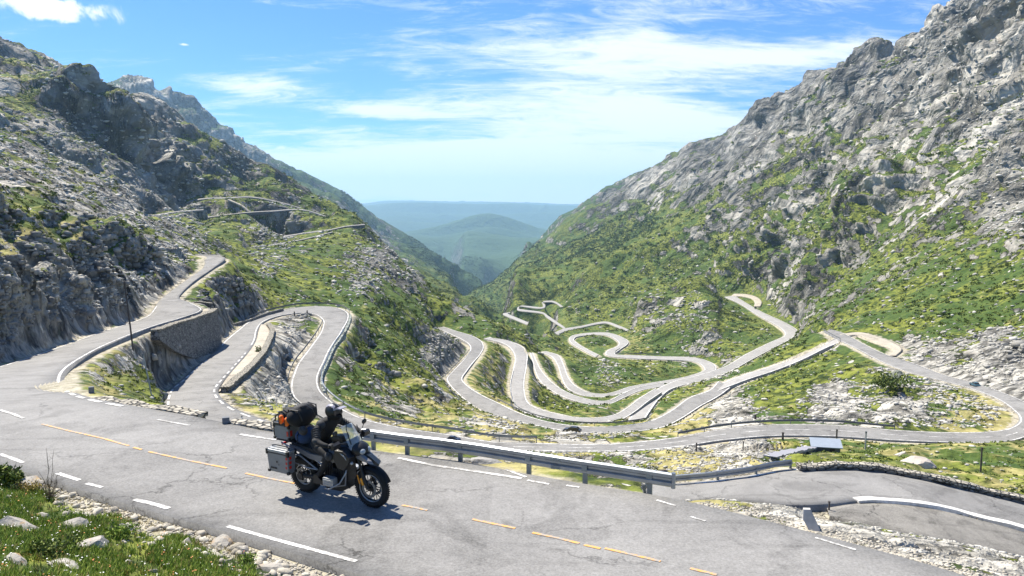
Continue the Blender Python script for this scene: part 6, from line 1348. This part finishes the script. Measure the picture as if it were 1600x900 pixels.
# the rider: one continuous skinned figure, clothes and helmet as its children
RD = bike_root('person', 'person in black riding suit and black and white helmet riding the motorcycle', 'person')
def skin_body(name, joints, bones, rad, root_, mat, parent, sub=2):
    me = bpy.data.meshes.new(name + '_skeleton'); keys = list(joints); me.from_pydata([joints[k] for k in keys], [(keys.index(a), keys.index(b)) for a, b in bones], [])
    o = bpy.data.objects.new(name, me); C.objects.link(o)
    md = o.modifiers.new('skin', 'SKIN'); md.use_smooth_shade = True
    for i, k in enumerate(keys): r = rad[k]; me.skin_vertices[0].data[i].radius = r if isinstance(r, tuple) else (r, r); me.skin_vertices[0].data[i].use_root = (k == root_)
    sb = o.modifiers.new('sub', 'SUBSURF'); sb.levels = sub; sb.render_levels = sub
    dg = bpy.context.evaluated_depsgraph_get(); m2 = bpy.data.meshes.new_from_object(o.evaluated_get(dg)); m2.name = name
    bpy.data.objects.remove(o); m2.materials.clear(); m2.materials.append(mat); m2.polygons.foreach_set('use_smooth', [True] * len(m2.polygons))
    o = bpy.data.objects.new(name, m2); C.objects.link(o); o.parent = parent; return o
J = {'pelvis': (.40, 0, .97), 'waist': (.42, 0, 1.10), 'chest': (.53, 0, 1.26), 'upper': (.60, 0, 1.38), 'neck': (.665, 0, 1.455), 'head': (.715, 0, 1.55), 'crown': (.725, 0, 1.65)}
Rr = {'pelvis': (.17, .15), 'waist': (.15, .13), 'chest': (.17, .14), 'upper': (.13, .11), 'neck': .065, 'head': .095, 'crown': .07}
BN = [('pelvis', 'waist'), ('waist', 'chest'), ('chest', 'upper'), ('upper', 'neck'), ('neck', 'head'), ('head', 'crown')]
for s_, n_ in ((-1, 'r'), (1, 'l')):
    hand = (1.02, s_*.40, 1.125)
    el_ = (.74, s_*.44, 1.17) 
    J.update({'sh'+n_: (.60, s_*.19, 1.375), 'ua'+n_: (.62, s_*.34, 1.28), 'el'+n_: el_, 'fa'+n_: (.88, s_*.44, 1.135), 'wr'+n_: (.965, s_*.41, 1.125)})
    Rr.update({'sh'+n_: .085, 'ua'+n_: .068, 'el'+n_: .058, 'fa'+n_: .048, 'wr'+n_: .036}); BN += [('upper', 'sh'+n_), ('sh'+n_, 'ua'+n_), ('ua'+n_, 'el'+n_), ('el'+n_, 'fa'+n_), ('fa'+n_, 'wr'+n_)]
    J.update({'hp'+n_: (.42, s_*.12, .94), 'th'+n_: (.60, s_*.20, .93), 'kn'+n_: (.79, s_*.245, .86), 'sn'+n_: (.66, s_*.25, .62), 'an'+n_: (.50, s_*.25, .43), 'ft'+n_: (.52, s_*.25, .385), 'to'+n_: (.68, s_*.26, .375)})
    Rr.update({'hp'+n_: .12, 'th'+n_: .095, 'kn'+n_: .075, 'sn'+n_: .062, 'an'+n_: .050, 'ft'+n_: .048, 'to'+n_: .036}); BN += [('pelvis', 'hp'+n_), ('hp'+n_, 'th'+n_), ('th'+n_, 'kn'+n_), ('kn'+n_, 'sn'+n_), ('sn'+n_, 'an'+n_), ('an'+n_, 'ft'+n_), ('ft'+n_, 'to'+n_)]
skin_body('body', J, BN, Rr, 'pelvis', K_cloth, RD)
for s_, n_ in ((-1, 'r'), (1, 'l')):
    hj = {'w': (.955, s_*.415, 1.13), 'p': (1.005, s_*.40, 1.142)}; hr = {'w': .034, 'p': .036}; hb_ = [('w', 'p')]
    for q in range(4):
        y = s_*(.36 + .028*q); hj.update({f'a{q}': (1.02, y, 1.155), f'b{q}': (1.055, y, 1.145), f'c{q}': (1.058, y, 1.105), f'd{q}': (1.03, y, 1.095)}); hr.update({f'a{q}': .0125, f'b{q}': .0115, f'c{q}': .0105, f'd{q}': .009}); hb_ += [('p', f'a{q}'), (f'a{q}', f'b{q}'), (f'b{q}', f'c{q}'), (f'c{q}', f'd{q}')]
    hj.update({'t1': (.995, s_*.355, 1.125), 't2': (1.02, s_*.335, 1.10), 't3': (1.045, s_*.335, 1.098)}); hr.update({'t1': .015, 't2': .0125, 't3': .010}); hb_ += [('p', 't1'), ('t1', 't2'), ('t2', 't3')]
    skin_body('glove', hj, hb_, hr, 'p', K_pad, RD, 1)
    bm = NB(); ell(bm, (.62, s_*.205, 1.39), (.085, .075, .075), (0, R(25), 0), 16, 10); fin('shoulder_pad', bm, K_pad, RD, True)
    bm = NB(); ell(bm, (.715, s_*.45, 1.18), (.075, .052, .058), (0, R(25), 0), 14, 8)
    for q in range(5): f = q / 4; c_ = (.60 + .10 * f, s_*(.31 + .10 * f), 1.31 - .10 * f); ell(bm, c_, (.022, .085 - .01 * f, .078 - .012 * f), (0, R(30), s_*R(40)), 14, 8)
    fin('sleeve', bm, K_pad, RD, True)
    bm = NB(); ell(bm, (.80, s_*.25, .865), (.075, .07, .085), (0, R(-30), 0), 16, 10); fin('knee_pad', bm, K_pad, RD, True)
    bm = NB(); prism(bm, [(.44, .34), (.46, .50), (.56, .52), (.59, .43), (.72, .41), (.74, .36), (.72, .335)], s_*.205, s_*.300); bmesh.ops.bevel(bm, geom=bm.edges[:], offset=.014, segments=2, affect='EDGES'); fin('boot', bm, K_black, RD, True)
bm = NB(); ell(bm, (.52, 0, 1.24), (.15, .20, .20), (0, R(25), 0), 20, 12, lambda q: Vector((q.x * (1 + .04 * math.sin(q.z * 40)), q.y, q.z))); fin('jacket', bm, K_cloth, RD, True)
# helmet
bm = NB(); ell(bm, (.655, 0, 1.615), (.145, .118, .135), (0, 0, 0), 28, 18, lambda q: Vector((q.x * (1.0 if q.z > -.02 else 1 - .4 * (-q.z - .02)), q.y, q.z)))
hm_ = fin('helmet', bm, K_black, RD, True); hm_.location = (.065, 0, -.03)
bm = NB(); ell(bm, (.655, 0, 1.618), (.147, .120, .137), (0, 0, 0), 28, 18)
bmesh.ops.delete(bm, geom=[v for v in bm.verts if not (v.co.z > 1.66 and .02 < abs(v.co.y) < .085 and v.co.x < .76)], context='VERTS'); fin('shell_stripe', bm, K_white, hm_, True)
bm = NB(); prism(bm, [(.74, 1.68), (.83, 1.715), (.90, 1.705), (.895, 1.69), (.82, 1.685), (.75, 1.655)], -.085, .085, 1.0); fin('peak', bm, K_white, hm_)
bm = NB(); prism(bm, [(.75, 1.655), (.785, 1.66), (.805, 1.60), (.79, 1.565), (.76, 1.57)], -.082, .082); fin('visor', bm, K_vis, hm_)
bm = NB(); rings = []
for k in range(11):
    a = R(-80 + 16*k); x = .66 + math.cos(a) * .165; y = math.sin(a) * .118; rings.append([bm.verts.new((x - dz_, y * (1 - dz_), z)) for dz_, z in ((.0, 1.565), (-.012, 1.535), (.0, 1.50), (.02, 1.485))])
for a_, b2 in zip(rings[:-1], rings[1:]):
    for k in range(3): bm.faces.new((a_[k], a_[k+1], b2[k+1], b2[k]))
bmesh.ops.solidify(bm, geom=bm.faces[:], thickness=.015); fin('chin_bar', bm, K_black, hm_, True)
# ------------------------------------------------------------------ the air
hm = bpy.data.materials.new('clear_air_haze'); hm.use_nodes = True; ht = hm.node_tree; ht.nodes.clear()
hv = ht.nodes.new('ShaderNodeVolumePrincipled'); ho = ht.nodes.new('ShaderNodeOutputMaterial'); ht.links.new(hv.outputs[0], ho.inputs['Volume'])
hv.inputs['Color'].default_value = (0.46, 0.73, 1.0, 1); hv.inputs['Density'].default_value = 6.2e-5; hv.inputs['Anisotropy'].default_value = 0.25
zlo = float(ZD.min()) - 1.0; zhi = float(ZD.max()) + 60
hs = 24700.0
hz = mesh_obj('haze', [(x, y, z) for x in (-hs, hs) for y in (-hs, hs) for z in (zlo, zhi)], [(0,1,3,2),(4,6,7,5),(0,4,5,1),(2,3,7,6),(0,2,6,4),(1,5,7,3)], hm)
tag(hz, kind='stuff')
